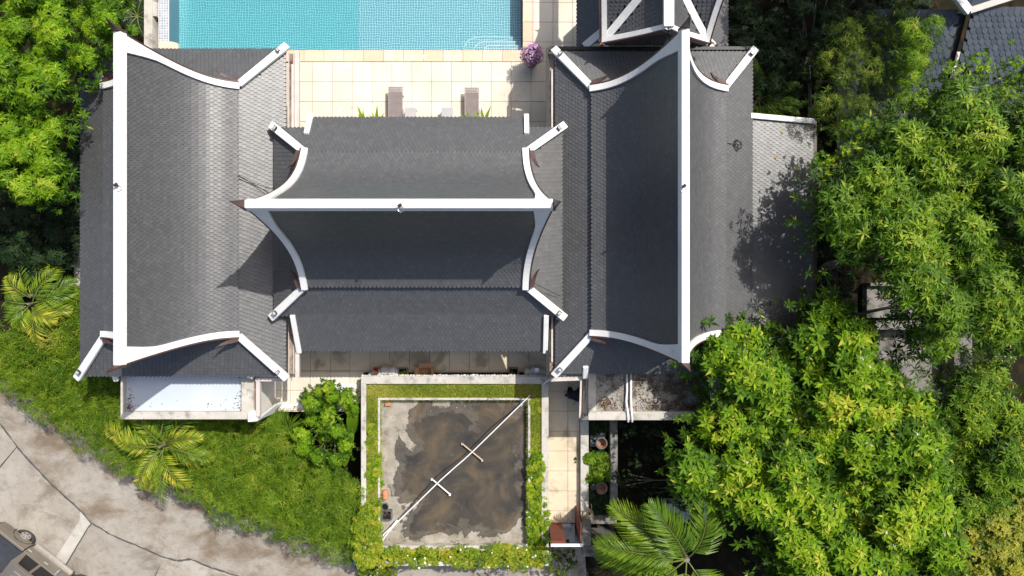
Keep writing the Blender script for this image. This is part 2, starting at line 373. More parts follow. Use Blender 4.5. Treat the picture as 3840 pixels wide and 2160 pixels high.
# road: one filler bed with separate concrete slabs laid on it
road_outline=[(-500,700),(0,930),(120,1040),(300,1165),(430,1215),(560,1290),(700,1340),(830,1385),(905,1430),(1400,1420),(1480,1440),(1480,2600),(-500,2600)]
rb=MB(); rb.prism([W(x,y,RZ)[:2] for x,y in road_outline], GZ-.1, RZ-.03); road=struct(rb.build('road',M['filler']))
def z1(x,y): return N(x/2.0125, 1440+y/2.0125, RZ)[:2]
joint=[(0,300),(130,475),(240,600),(400,770),(610,960),(690,1050),(820,1130),(1040,1225),(1230,1305),(1340,1335),(1430,1320),(1600,1390),(1790,1449)]
J=[z1(*p) for p in joint]
def off(pts, d):
    out=[]
    for i,p in enumerate(pts):
        a=pts[max(i-1,0)]; b=pts[min(i+1,len(pts)-1)]; t=Vector((b[0]-a[0],b[1]-a[1])).normalized()
        out.append((p[0]-t.y*d, p[1]+t.x*d))
    return out
def jitter(pts, s=.012, n=4):
    out=[]
    for i in range(len(pts)-1):
        a,b=pts[i],pts[i+1]
        for k in range(n):
            t=k/n; out.append((a[0]*(1-t)+b[0]*t+random.uniform(-s,s), a[1]*(1-t)+b[1]*t+random.uniform(-s,s)))
    out.append(pts[-1]); return out
JJ=[(J[0][0]-4.5,J[0][1]+6.0)]+J+[(J[-1][0]+4,J[-1][1]-1.6)]
up=jitter(off(JJ,.035),.018,7); dn=jitter(off(JJ,-.035),.018,7)
hb=[W(x,y,RZ)[:2] for x,y in [(905,1400),(830,1360),(700,1310),(560,1262),(430,1185),(300,1130),(120,1010),(0,900),(-300,540)]]
slab=MB(); slab.prism(up+[W(905,1500,RZ)[:2]]+hb, RZ-.12, RZ); slab.build('concrete_slab',M['road_brown'],road)
def cut(i): return dn[1+4*(i+1-1)+0] if False else off(JJ,-.045)[i+1]
d0=off(JJ,-.035)
def seg(i0,i1): return jitter(d0[i0:i1+1],.018,7)
c1=z1(0,625); c2=z1(485,1385); c3=z1(1170,1449)
def shift(p,dx,dy): return (p[0]+dx,p[1]+dy)
e1=shift(c1,-4,-3.2); e2=shift(c2,-1.5,-2.6); e3=shift(c3,-1.0,-2.0)
slab=MB(); slab.prism([shift(p,-.02,.02) for p in [d0[0]]+seg(0,2)[1:]+[c1,e1,(e1[0]-3,e1[1]+5)]], RZ-.12,RZ-.004); slab.build('concrete_slab',M['road'],road)
slab=MB(); slab.prism([shift(p,0.0,-.02) for p in seg(2,5)]+[shift(z1(600,1030),0,0), shift(z1(405,1330),0,0), shift(e2,-.8,-.3),shift(e1,.1,-.1),shift(c1,.03,-.03)], RZ-.12,RZ-.002); slab.build('concrete_slab',M['road'],road)
slab=MB(); slab.prism([d0[5],shift(d0[6],-.02,0),shift(z1(660,1085),-.01,0),shift(c2,-.02,.02),shift(e2,-.03,.02),shift(e2,-.79,-.3),shift(z1(405,1330),.005,0),shift(z1(600,1030),.005,0)], RZ-.12,RZ+.001); slab.build('concrete_slab',M['road_patch'],road)
slab=MB(); slab.prism([shift(p,.04,-.02) for p in seg(6,9)]+[shift(c3,-.02,0),shift(e3,-.02,0),shift(e2,.03,-.02),shift(c2,.03,-.02),shift(z1(660,1085),.04,-.02)], RZ-.12,RZ-.003); slab.build('concrete_slab',M['road'],road)
slab=MB(); slab.prism([shift(p,.04,-.02) for p in seg(9,14)]+[(6,-16),(e3[0]+.03,-16),shift(e3,.03,0),shift(c3,.03,0)], RZ-.12,RZ-.001); slab.build('concrete_slab',M['road'],road)
slab=MB(); slab.prism([W(912,1512,RZ)[:2],W(912,1375,RZ)[:2],W(1380,1375,RZ)[:2],W(1465,1320,RZ)[:2],W(1475,1440,RZ)[:2],W(1475,1700,RZ)[:2],W(1100,1700,RZ)[:2]], RZ-.12,RZ+.003); slab.build('concrete_slab',M['apron'],road)
# low kerb between the hedge and the road
kp=[W(x,y,RZ+.15)[:2] for x,y in [(-200,800),(0,925),(130,1040),(300,1160),(430,1215),(560,1288),(700,1340),(800,1375),(888,1418)]]
kk=MB()
for a,b in zip(kp[:-1],kp[1:]): kk.beam((a[0],a[1],GZ),(b[0],b[1],GZ),.14,.32)
struct(kk.build('kerb',M['concrete_dark']))

# terrace slab and its paving
TX0,TX1=-9.3,4.9
tb=MB()
tb.box(TX0,4.9,-3.45,9.2,GZ-.1,-.05); tb.box(pool_w[1]+.12,4.9,9.2,15.2,GZ-.1,-.05)
tb.box(-9.9,-6.05,-5.05,-3.45,GZ-.1,-.05); tb.box(1.46,3.1,-9.6,-3.45,GZ-.1,-.05)
terrace=struct(tb.build('terrace',M['grout']))
tile_me={}
def tile(x0,x1,y0,y1,parent,mat,z0=-.05,z1=0.0,name='paving_tile',gap=.005):
    w=round(x1-x0-gap,4); h=round(y1-y0-gap,4); key=(w,h,mat.name,name)
    if w<=.02 or h<=.02: return
    dz=random.uniform(-.0015,.0015)
    if key not in tile_me:
        m=MB(); b=.006
        m.hexa([(0,0,0),(w,0,0),(w,h,0),(0,h,0)],[(b,b,z1-z0),(w-b,b,z1-z0),(w-b,h-b,z1-z0),(b,h-b,z1-z0)])
        o=m.build(name,mat); tile_me[key]=o.data
    else:
        o=bpy.data.objects.new(name,tile_me[key]); COL.objects.link(o)
    o.parent=parent; o.location=(x0+gap/2,y0+gap/2,z0+dz)
def grid(x0,x1,y0,y1,gx,gy,p,parent,mat,vis=None):
    xs=[x0]+[gx+k*p for k in range(-60,60) if x0+.03<gx+k*p<x1-.03]+[x1]
    ys=[y0]+[gy+k*p for k in range(-60,60) if y0+.03<gy+k*p<y1-.03]+[y1]
    for a,b in zip(xs[:-1],xs[1:]):
        for c,d in zip(ys[:-1],ys[1:]):
            if vis is None or vis((a+b)/2,(c+d)/2): tile(a,b,c,d,parent,mat)
grid(-8.9,2.1,5.2,9.225,.773,9.225,.81,terrace,M['tile'])
grid(.86,4.9,9.235,12.6,.86,9.225,.81,terrace,M['tile'])
grid(-8.9,2.1,-3.42,-1.4,-8.226,-3.365,.81,terrace,M['tile_worn'])
grid(-9.9,-6.05,-5.05,-3.43,-8.226,-3.365,.81,terrace,M['tile'])
grid(1.48,2.76,-9.58,-3.45,2.28,-4.21,.813,terrace,M['tile_worn'])
# sandstone coping round the pool
cpy0,cpy1=9.235,pool_w[2]
for k in range(-12,2):
    a=.39+.04+k*.81; tile(max(a-.81,-10.6),a,cpy0,cpy1,terrace,M['coping'],-.05,.006,'coping_stone')
for k in range(8):
    tile(.435,.855,9.235+.5+k*.81-.5,9.235+(k+1)*.81,terrace,M['coping'],-.05,.006,'coping_stone')
for x,y in ((1.0,0),(1.45,0)):
    pass
# pool basin
pool=MB(); x0,x1,y0,y1=pool_w; XS=W(910,128,-1.4)[0]; D1,D2=-.95,-.955
pool.add([(XS,y0,D1),(x1,y0,D1),(x1,y1,D1),(XS,y1,D1)],[(0,1,2,3)])

pool.add([(x0,y0,0.0),(x1,y0,0.0),(x1,y0,D2),(x0,y0,D2)],[(0,1,2,3)])
pool.add([(x1,y0,0),(x1,y1,0),(x1,y1,D2),(x1,y0,D2)],[(0,1,2,3)])

pool.add([(x0,y1,0),(x0,y1,D2),(x1,y1,D2),(x1,y1,0)],[(0,1,2,3)])
pbasin=struct(pool.build('pool_basin',M['pool_tile']))
pf=MB(); pf.add([(XS,y0,D1),(XS,y1,D1),(XS-1.6,y1,D2),(XS-1.6,y0,D2)],[(0,1,2,3)]); pf.add([(x0,y0,D2),(XS-1.6,y0,D2),(XS-1.6,y1,D2),(x0,y1,D2)],[(0,1,2,3)]); pf.build('deep_tone_floor',M['pool_deep_tone'],pbasin)
pe_=MB(); pe_.add([(x0,y0,-.12),(x0,y0,D2),(x0,y1,D2),(x0,y1,-.12)],[(0,1,2,3)]); pe_.build('end_wall',mosaic_mat('pool_end_wall_mosaic',(.035,.12,.19),(.13,.27,.34),.105,.10,.1),pbasin)  # end wall darker than the floor mosaic: its dimness put into the tile colour
pl_=MB(); pl_.box(XS-.05,XS+.03,y0+.003,y1-.003,D1-.02,D1+.012); pl_.build('depth_line',M['pool_tile'],pbasin)
# curved entry steps in the corner
cx,cy=x1-.003,y0+.003
for i,(rx,ry,z) in enumerate(((2.35,.72,-.42),(1.85,.48,-.78) ,(1.35,.24,-.36))):
    pass
for i,(rx,ry,z) in enumerate(((2.42,.78,-.72),(2.0,.52,-.50),(1.55,.26,-.28))):
    poly=[(cx,cy),(cx,cy+ry)]; n=10; c=min(ry*.95,.62)
    for k in range(n+1):
        a=math.pi/2*(k/n); poly.append((cx-rx+c-c*math.sin(a), cy+ry-c+c*math.cos(a)))
    poly.append((cx-rx,cy))
    st=MB(); st.prism(poly,D1+.004*(i+1),z); so=st.build('entry_step',M['pool_tile'],pbasin)
    nose=MB(); pts=[(p[0],p[1],z+.002) for p in poly[1:]]
    for a,b in zip(pts[:-1],pts[1:]):
        if (Vector(a)-Vector(b)).length>.01: nose.beam(a,b,.035,.012)
    nose.build('step_nosing',M['nosing'],so)
wt=MB(); wt.box(x0+.002,x1-.002,y0+.002,y1-.002,D1+.004,-.10)
struct(wt.build('pool_water',M['water']))
# vanishing edge: tiled wall top, overflow channel and outer wall
ie=MB(); ex0=W(398,60,-.08)[0]; ie.box(ex0,x0-.003,y0-.3,y1,GZ-.3,-.10)
iw=tag(ie.build('pool_edge_wall',M['edge_grout']),'white-grouted pool edge wall topped with small grey mosaic tiles','pool edge')
pt=(x0-.02-ex0)/4.0
for r in range(24):
    for c in range(4): tile(ex0+.005+c*pt, ex0+.005+(c+1)*pt, y0-.25+r*pt, y0-.25+(r+1)*pt, iw, M['edge_tile'], -.0995,-.088,'mosaic_tile',.016)
cb=MB(); a0,a1=W(362,60,.1)[0],W(383,60,.1)[0]; cb.box(a0,a1,8.3,y1,GZ-.3,.10); cb.box(a1-.01,ex0-.002,W(0,42,0)[1],W(0,6,0)[1],-.35,.06)
tag(cb.build('pool_outer_wall',M['concrete'],bevel=.01),'pale concrete wall with a crosspiece left of the pool overflow channel','wall')
ch=MB(); ch.box(a1,ex0,8.3,y1,-1.2,-.85); struct(ch.build('overflow_channel',mosaic_mat('channel_mosaic',(.10,.17,.22),(.45,.5,.52),.1,.1)))
sb=MB(); q=[W(398,115,.05),(W(400,104,.05)),W(430,104,.05),W(446,108,.05),W(447,126,.05),W(440,140,.05),W(396,140,.05)]
sb.prism([p[:2] for p in q],-.16,.06); tag(sb.build('corner_stone',M['coping'],bevel=.03),'weathered golden sandstone block on the left corner of the pool','stone')
for xx in (1.0,2.0):
    c=MB(); p=N(960+1183/2.0125 if xx==1 else 960+1272/2.0125, 428/2.0125, .01); c.box(p[0]-.06,p[0]+.06,p[1]-.06,p[1]+.06,.006,.012)
    tag(c.build('skimmer_cover',M['white']), 'small white square cover in the coping, '+('left' if xx==1 else 'right')+' of the pair','cover','skimmer covers in the coping')

# ------------------------------------------------------------------ shingled Thai roofs
ARC=[(-.20,-.475,-.008),(-.20,.475,-.008),(-.062,.475,.012),(-.020,.33,.015),(0,0,.016),(-.020,-.33,.015),(-.062,-.475,.012)]
SHF=[(0,1,2,3,4,5,6),(2,7,8,3),(3,8,9,4),(4,9,10,5),(5,10,11,6)]
def shingles(profile, lim, M_, w=.145, e=.125):
    """profile: [(across,height)] down the slope; lim(across)->(along0,along1); M_(across,along,z)->world"""
    prof=np.array(profile); seg=np.hypot(*np.diff(prof,axis=0).T); L=np.concatenate([[0],np.cumsum(seg)])
    rows=int(L[-1]/e)+1; out=[]; tin=[]
    for i in range(rows):
        a=min(L[-1]+.03, (i+1)*e)
        j=min(np.searchsorted(L,a)-1,len(seg)-1); j=max(j,0)
        t=(prof[j+1]-prof[j])/seg[j]; p=prof[j]+t*(a-L[j])
        lo,hi=lim(p[0])
        if hi-lo<w: continue
        n=int((hi-lo)/w)+1
        s=lo+(np.arange(n)+(.5 if i%2 else 0.0)+.25)*w; s=s[(s<hi+.02)]
        nrm=np.array([-t[1],t[0]]);
        if nrm[1]<0: nrm=-nrm
        k=len(s); tv=np.array(ARC); T=np.zeros((k,12,3))
        tilt=RNG.uniform(-.028,.028,(k,1)); roll=RNG.uniform(-.018,.018,(k,1)); lift=RNG.uniform(0,.004,(k,1)); js=RNG.normal(0,.003,(k,1))
        tt=np.repeat(tv[None,:,0]*(e/.125),k,0); ss=np.repeat(tv[None,:,1]*w,k,0); hh=np.repeat(tv[None,:,2],k,0)
        hh=hh+lift+tilt*(tt+.1)*.6+roll*ss
        tt=tt+js; 
        tt=np.concatenate([tt,tt[:,2:7]],1); ss=np.concatenate([ss,ss[:,2:7]],1); hh=np.concatenate([hh,hh[:,2:7]-.028],1)
        ac=p[0]+tt*t[0]+hh*nrm[0]; zz=p[1]+tt*t[1]+hh*nrm[1]; al=s[:,None]+ss
        T[...,0],T[...,1],T[...,2]=M_(ac,al,zz)
        out.append(T); tin.append(np.clip(RNG.normal(.45,.22,k),0,1))
    if not out: return np.zeros((0,12,3)),np.zeros(0)
    return np.concatenate(out),np.concatenate(tin)
class Roof:
    """gathers shingles of one building: the 300 nearest the lens are parts of their own"""
    def __init__(s): s.S=[]; s.T=[]
    def add(s,st): s.S.append(st[0]); s.T.append(st[1])
    def finish(s, parent, mat, n=290):
        S=np.concatenate(s.S); T=np.concatenate(s.T)
        c=S.mean(1); nv=np.cross(S[:,2]-S[:,0],S[:,1]-S[:,0]); nv/=np.linalg.norm(nv,axis=1)[:,None]+1e-9
        view=np.array([0,0,H])-c; d=np.linalg.norm(view,axis=1); fac=np.abs((nv*view).sum(1))/d**3
        u=np.abs(c[:,0]/(H-c[:,2])*F); v=np.abs(c[:,1]/(H-c[:,2])*F); fac[(u>1880)|(v>1040)]=0
        o=np.argsort(-fac); big=o[:n]; rest=o[n:]
        m=MB(); m.inst(S[rest],SHF,T[rest]); tag(m.build('shingle_field',mat,parent),kind='stuff')
        for i in big:
            m=MB(); m.inst(S[i:i+1],SHF,T[i:i+1]); m.build('shingle',mat,parent)
def sheet(mb, pts): mb.add(pts,[tuple(range(len(pts)))])

def horn(mb, a, d_out, height, w=.26, t=.10, curl=.25):
    """tapering curved finial: a base point, d_out the outward unit vector"""
    d=Vector(d_out); sd=Vector((-d.y,d.x,0)); n=6; vs=[]
    for i in range(n+1):
        f=i/n; c=Vector(a)+Vector((0,0,height*f))+d*(curl*(f**1.8)); ww=w*(1-f)**.9+.012; tt=t*(1-f)+.012
        for (p,q) in ((-1,-1),(1,-1),(1,1),(-1,1)): vs.append(tuple(c+sd*ww/2*p+d*tt/2*q))
    f=[(3,2,1,0),tuple(4*n+k for k in range(4))]
    for i in range(n):
        for k in range(4): f.append((4*i+k,4*i+(k+1)%4,4*i+4+(k+1)%4,4*i+4+k))
    mb.add(vs,f)
def floodlight(parent, p, az):
    m=MB(); c,s=math.cos(az),math.sin(az)
    def L(x,y,z): return (p[0]+x*c-y*s,p[1]+x*s+y*c,p[2]+z)
    b=[L(-.05,-.07,.05),L(.05,-.07,.05),L(.05,.07,.05),L(-.05,.07,.05)]; t=[L(-.03,-.085,.13),L(.08,-.085,.13),L(.08,.085,.13),L(-.03,.085,.13)]
    m.hexa(b,t); m.tube([L(0,0,-.01),L(0,0,.06)],.02,6); 
    o=m.build('floodlight',M['black'],parent)
    g=MB(); g.hexa([L(-.02,-.06,.131),L(.07,-.06,.131),L(.07,.06,.131),L(-.02,.06,.131)],[L(-.02,-.06,.137),L(.07,-.06,.137),L(.07,.06,.137),L(-.02,.06,.137)]); g.build('lens',M['lampglass'],o)

def thai_house(name,label,Mp,base,w1,w2,zr,zt,ze,S1,N1,S2,N2,S3,N3,lamps=True,skip_corner=()):
    """Mp maps local (across, along, z) to the world; ridge runs along 'along' at across = 0"""
    root=thing(name,label,'house',base); R=Roof(); under=MB()
    def P(a,l,z): return tuple(float(q) for q in Mp(a,l,z))
    prof=lambda s: zt+(zr-zt)*(.30*(1-s)+.70*(1-s)**3)
    def ends(s): f=(1-s)**2.2; return S1+(S3-S1)*f, N1+(N3-N1)*f
    ss=np.linspace(0,1,17)
    for sg in (-1,1):
        pr=[(sg*w1*s,prof(s)) for s in ss]
        R.add(shingles(pr,lambda a:(ends(min(abs(a)/w1,1))[0]+.05,ends(min(abs(a)/w1,1))[1]-.05),Mp))
        for s0,s1 in zip(ss[:-1],ss[1:]):
            e0,e1=ends(s0),ends(s1)
            sheet(under,[P(sg*w1*s0,e0[0],prof(s0)-.03),P(sg*w1*s0,e0[1],prof(s0)-.03),P(sg*w1*s1,e1[1],prof(s1)-.03),P(sg*w1*s1,e1[0],prof(s1)-.03)])
    # skirt roof
    zs=zt-.16; iw=w1-.45; sl=(zs-ze)/(w2-w1); zi=zs+.45*sl
    for sg in (-1,1):
        k=(N2-N1)/(w2-w1); k2=(S1-S2)/(w2-w1)
        R.add(shingles([(sg*iw,zi),(sg*w2,ze)],lambda a:(S1-(abs(a)-w1)*k2,N1+(abs(a)-w1)*k),Mp))
        sheet(under,[P(sg*iw,S1+.45,zi-.03),P(sg*iw,N1-.45,zi-.03),P(sg*w2,N2,ze-.03),P(sg*w2,S2,ze-.03)])
    for (A1,A2,sg) in ((S1,S2,-1),(N1,N2,1)):
        dl=abs(A2-A1); kk=(w2-w1)/dl; se=(zs-ze)/dl; za=zs+.45*se
        Me=lambda a,l,z: Mp(l,a,z)
        R.add(shingles([(A1-sg*.45,za),(A2,ze)],lambda a:(-(w1+(sg*(a-A1))*kk),(w1+(sg*(a-A1))*kk)),Me))
        sheet(under,[P(-iw,A1-sg*.45,za-.03),P(iw,A1-sg*.45,za-.03),P(w2,A2,ze-.03),P(-w2,A2,ze-.03)])
    under.build('roof_deck',M['underlay'],root)
    # ridge cap: a plastered trapezoid, flared to the gables
    cap=MB(); n=10
    for i in range(n):
        pass
    for l0,l1 in ((S3-.04,N3+.04),):
        T=.115; B=.185; zt0=zr+.13; zb=zr-.12
        cap.add([P(-B,l0,zb),P(B,l0,zb),P(T,l0,zt0),P(-T,l0,zt0),P(-B,l1,zb),P(B,l1,zb),P(T,l1,zt0),P(-T,l1,zt0)],
                [(0,1,2,3),(7,6,5,4),(3,2,6,7),(0,4,5,1),(1,5,6,2),(0,3,7,4)])
    cap.build('ridge_cap',M['white'],root,bevel=.03)
    # bargeboards, brown fascia and finials
    for end in (0,1):
        sg=-1 if end==0 else 1
        for side in (-1,1):
            co=MB(); fa=MB(); vs=[]; fv=[]; K=len(ss)
            for s in ss:
                l=ends(s)[end]; a=side*w1*s*1.02; z=prof(s); wd=.18+.36*max(0,1-s*4.5)**1.5
                dz=(prof(min(s+.03,1))-prof(max(s-.03,0)))/((min(s+.03,1)-max(s-.03,0))*w1)
                nn=np.array([side*-dz,1.0])/math.hypot(dz,1); h=.085
                vs+= [P(a,l+sg*.03,z-.05),P(a,l-sg*wd,z-.02),P(a+nn[0]*h,l-sg*wd,z+nn[1]*h),P(a+nn[0]*h,l+sg*.03,z+nn[1]*h)]
                q0=P(a+nn[0]*h*1.05,l+sg*.032,z+nn[1]*h*1.05); q1=P(a+nn[0]*h*1.05,l+sg*.085,z+nn[1]*h*1.05)
                q2=P(a-nn[0]*.17,l+sg*.085,z-nn[1]*.17); q3=P(a-nn[0]*.17,l+sg*.032,z-nn[1]*.17); fv+=[q0,q1,q2,q3]
            def loft(mb,v):
                f=[(0,1,2,3),tuple(4*(K-1)+j for j in (3,2,1,0))]
                for i in range(K-1):
                    for j in range(4): f.append((4*i+j,4*i+(j+1)%4,4*i+4+(j+1)%4,4*i+4+j))
                mb.add(v,f)
            loft(co,vs); loft(fa,fv); co.build('bargeboard',M['white'],root)
            fo=fa.build('fascia',M['brown'],root)
            # hooked finial at the foot of the bargeboard
            hk=MB(); l=ends(1)[end]; pts=[]
            base_=[(1.0,.10,.02,.15),(.94,.14,.05,.15),(.86,.19,.10,.12),(.78,.27,.20,.08),(.73,.36,.34,.02)]
            vv=[]
            for (fs,lo,hz,ww) in base_:
                a=side*w1*fs; z=zt+.02+hz
                for (pl,pz) in ((-1,-1),(1,-1),(1,1),(-1,1)): vv.append(P(a,l+sg*(.03+lo+ww*.5*pl),z+.05*pz))
            f=[(0,1,2,3),(19,18,17,16)]
            for i in range(4):
                for j in range(4): f.append((4*i+j,4*i+(j+1)%4,4*i+4+(j+1)%4,4*i+4+j))
            hk.add(vv,f); hk.build('hook_finial',M['brown'],fo)
        ap=P(0,ends(0)[end]+sg*.06,zr-.15); dd=Vector(P(0,1,0))-Vector(P(0,0,0)); dd=dd*sg
        ho=MB(); horn(ho,ap,dd,.86,.32,.11,.16); ho.build('apex_finial',M['brown'],root)
        # pediment wall behind
        pe=MB(); l=(S1,N1)[end]-sg*.40; q=[P(side*w1*s*.97,l,prof(s)-.1) for side,s in [(-1,s) for s in ss[::-2]]+[(1,s) for s in ss[2::2]]]
        q2=[P(side*w1*s*.97,l-sg*.12,prof(s)-.1) for side,s in [(-1,s) for s in ss[::-2]]+[(1,s) for s in ss[2::2]]]
        n=len(q); pe.add(q+q2,[tuple(range(n)),tuple(range(2*n-1,n-1,-1))]+[(i,(i+1)%n,n+(i+1)%n,n+i) for i in range(n)]); pe.build('pediment',M['brown'],root)
        # hip copings
        for side in (-1,1):
            if (end,side) in skip_corner: continue
            A=(S1,N1)[end]; B=(S2,N2)[end]; ext=.06
            a=P(side*(w1-.02),A-sg*.02,zs+.02); b=P(side*(w2+ext),B+sg*ext,ze-.0)
            hp=MB(); hp.beam(a,b,.25,.15,w2=.28,h2=.17); ho=hp.build('hip_coping',M['white'],root,bevel=.03)
            if lamps:
                t=.84; p=tuple(a[i]*(1-t)+b[i]*t+(.19 if i==2 else 0) for i in range(3))
                floodlight(ho,p,math.atan2(b[1]-a[1],b[0]-a[0]))
    # eaves fascia, walls, posts
    ef=MB()
    for sg in (-1,1):
        ef.beam(P(sg*(w2-.06),S2+.02,ze-.2),P(sg*(w2-.06),N2-.02,ze-.2),.03,.15); 
    ef.beam(P(-w2+.1,S2+.06,ze-.2),P(w2-.1,S2+.06,ze-.2),.03,.15); ef.beam(P(-w2+.1,N2-.06,ze-.2),P(w2-.1,N2-.06,ze-.2),.03,.15)
    ef.build('eave_board',M['brown'],root)
    wa=MB(); x0,y0,_=P(-w1+.35,S1+.7,0); x1,y1,_=P(w1-.35,N1-.7,0)
    wa.box(min(x0,x1),max(x0,x1),min(y0,y1),max(y0,y1),GZ-.1,zs+.2); wa.build('wall',M['wall'],root)
    return root,R,P
def gutter(parent, a, b, w=.16, rim=True):
    g=MB(); a=Vector(a); b=Vector(b); d=(b-a).normalized(); sd=d.cross(Vector((0,0,1)))
    g.beam(a,b,w,.02); o=g.build('gutter',M['gutter'],parent)
    for s in (-1,1):
        r=MB(); r.beam(a+sd*s*(w/2+.012),b+sd*s*(w/2+.012),.022,.10); r.build('gutter_side',M['gutter_rim'] if rim else M['black_trim'],o)
    return o

# left house
LX=-11.96
lh,lr,LP=thai_house('house','tall dark shingled house with white ridge along the left, overlooking the pool',lambda a,l,z:(LX+a,l,z),(LX,2.7,GZ),2.355,3.73,7.2,4.0,3.08,-1.68,7.14,-3.2,8.71,-2.31,7.74)
lr.finish(lh,M['slate'])
gutter(lh,(LX+3.86,-3.15,2.78),(LX+3.86,8.62,2.78))
gb=MB(); gb.box(LX+3.99,LX+4.13,-3.32,8.72,2.66,2.80); gb.build('gutter_beam',M['gutter_rim'],lh)
gb=MB(); gb.tube([(LX+3.9,8.2,2.86),(LX+3.9,4.5,2.86)],.045,8); gb.build('downpipe',M['gutter_rim'],lh)
# right house with its lean-to
RX=5.18
rh,rr,RP=thai_house('house','dark shingled house with white ridge right of the terrace, lean-to on its far side',lambda a,l,z:(RX+a,l,z),(RX,2.7,GZ),2.37,3.59,7.5,3.8,3.0,-1.65,7.11,-3.11,8.62,-2.21,7.71)
ly0,ly1=W(1960,850,2.6)[1],W(1960,303,2.6)[1]; lx0,lx1=RX+3.45,W(2046,600,2.45)[0]
rr.add(shingles([(lx0,2.93),(lx1,2.45)],lambda a:(ly0,ly1),lambda a,l,z:(a,l,z)))
ld=MB(); sheet(ld,[(lx0,ly0,2.90),(lx1,ly0,2.42),(lx1,ly1,2.42),(lx0,ly1,2.90)]); ld.build('lean_to_deck',M['underlay'],rh)
rr.finish(rh,M['slate'])
lc=MB(); lc.beam((lx0+.05,ly1+.08,2.93),(lx1,ly1-.02,2.46),.20,.12); lc.build('lean_to_coping',M['white'],rh,bevel=.02)
lc=MB(); lc.beam((lx0+.05,ly0-.05,2.93),(lx1,ly0-.05,2.46),.20,.12); lc.build('lean_to_coping',M['white'],rh,bevel=.02)
lc=MB(); lc.box(lx1+.01,lx1+.12,ly0-.1,ly1+.05,2.25,2.47); lc.build('lean_to_gutter',M['brown'],rh)
lw=MB(); lw.box(RX+2.2,lx1-.5,ly0+.4,ly1-.4,GZ-.1,2.35); lw.build('lean_to_wall',M['wall'],rh)
gutter(rh,(RX-3.72,-3.1,2.82),(RX-3.72,8.6,2.82),rim=False)
gb=MB(); gb.box(RX-3.93,RX-3.83,-3.3,8.8,2.7,2.93); gb.box(RX-3.83,RX+3.6,8.72,8.84,2.7,2.93); gb.build('gutter_beam',M['black_trim'],rh)
gb=MB(); gb.tube([(RX-3.72,-2.7,2.9),(RX-3.72,8.0,2.9)],.04,8); gb.build('downpipe',M['gutter_rim'],rh)
for (x,y,n_) in ((2720,220,0),(2726,212,1)): pass
# centre house, ridge running left to right, with lower roofs front and back
CY=2.375
cmap=lambda a,l,z:(l,CY-a,z)
chs,cr,CP=thai_house('house','dark shingled house in the middle whose white ridge runs left to right',cmap,(-3.35,CY,GZ),2.36,3.36,8.6,4.4,3.5,-7.21,.54,-8.50,1.805,-7.53,1.13)
sl=(4.24-3.5)/(3.36-2.36)
fe=-2.33; be=6.2
cr.add(shingles([(3.30,3.545),(CY-fe,2.75)],lambda a:(-7.78,1.19),cmap))
cr.add(shingles([(-3.30,3.545),(-(be-CY),3.12)],lambda a:(-7.24,.46),cmap))
cd=MB(); sheet(cd,[CP(3.3,-7.78,3.51),CP(3.3,1.19,3.51),CP(CY-fe,1.19,2.72),CP(CY-fe,-7.78,2.72)]); cd.build('lower_roof_deck',M['underlay'],chs)
cd=MB(); sheet(cd,[CP(-3.3,-7.24,3.51),CP(-3.3,.46,3.51),CP(-(be-CY),.46,3.09),CP(-(be-CY),-7.24,3.09)]); cd.build('lower_roof_deck',M['underlay'],chs)
cr.finish(chs,M['slate'])
for (l,a0,z0,a1,z1_) in ((-7.82,3.32,3.56,CY-fe+.03,2.76),(1.22,3.32,3.56,CY-fe+.03,2.76),(-7.28,-3.05,3.72,-(be-CY)-.05,3.13),(.52,-3.05,3.72,-(be-CY)-.05,3.13)):
    vb=MB(); vb.beam(CP(a0,l,z0),CP(a1,l,z1_),.18,.11); vb.build('verge_coping',M['white'],chs,bevel=.02)
cw=MB(); cw.box(-7.3,.7,-1.2,-.5,GZ-.1,3.0); cw.build('porch_wall',M['wall'],chs)
for (parent,x,y,z) in ((lh,297,467,7.34),(chs,1007,519,8.74),(rh,1718,470,7.64)):
    p=W(x,y,z); m=MB(); m.tube([(p[0],p[1],z-.02),(p[0],p[1],z+.16)],.03,8); m.tube([(p[0]-.04,p[1]-.02,z+.13),(p[0]+.05,p[1]+.04,z+.16)],.045,8)
    o=m.build('ridge_spike',M['brown'],parent)
    t=MB(); t.tube([(p[0]+.02+.09*math.cos(q/8*6.28),p[1]-.08+.09*math.sin(q/8*6.28),z+.02) for q in range(9)],.008,5); t.build('wire_loop',M['metal'],o)

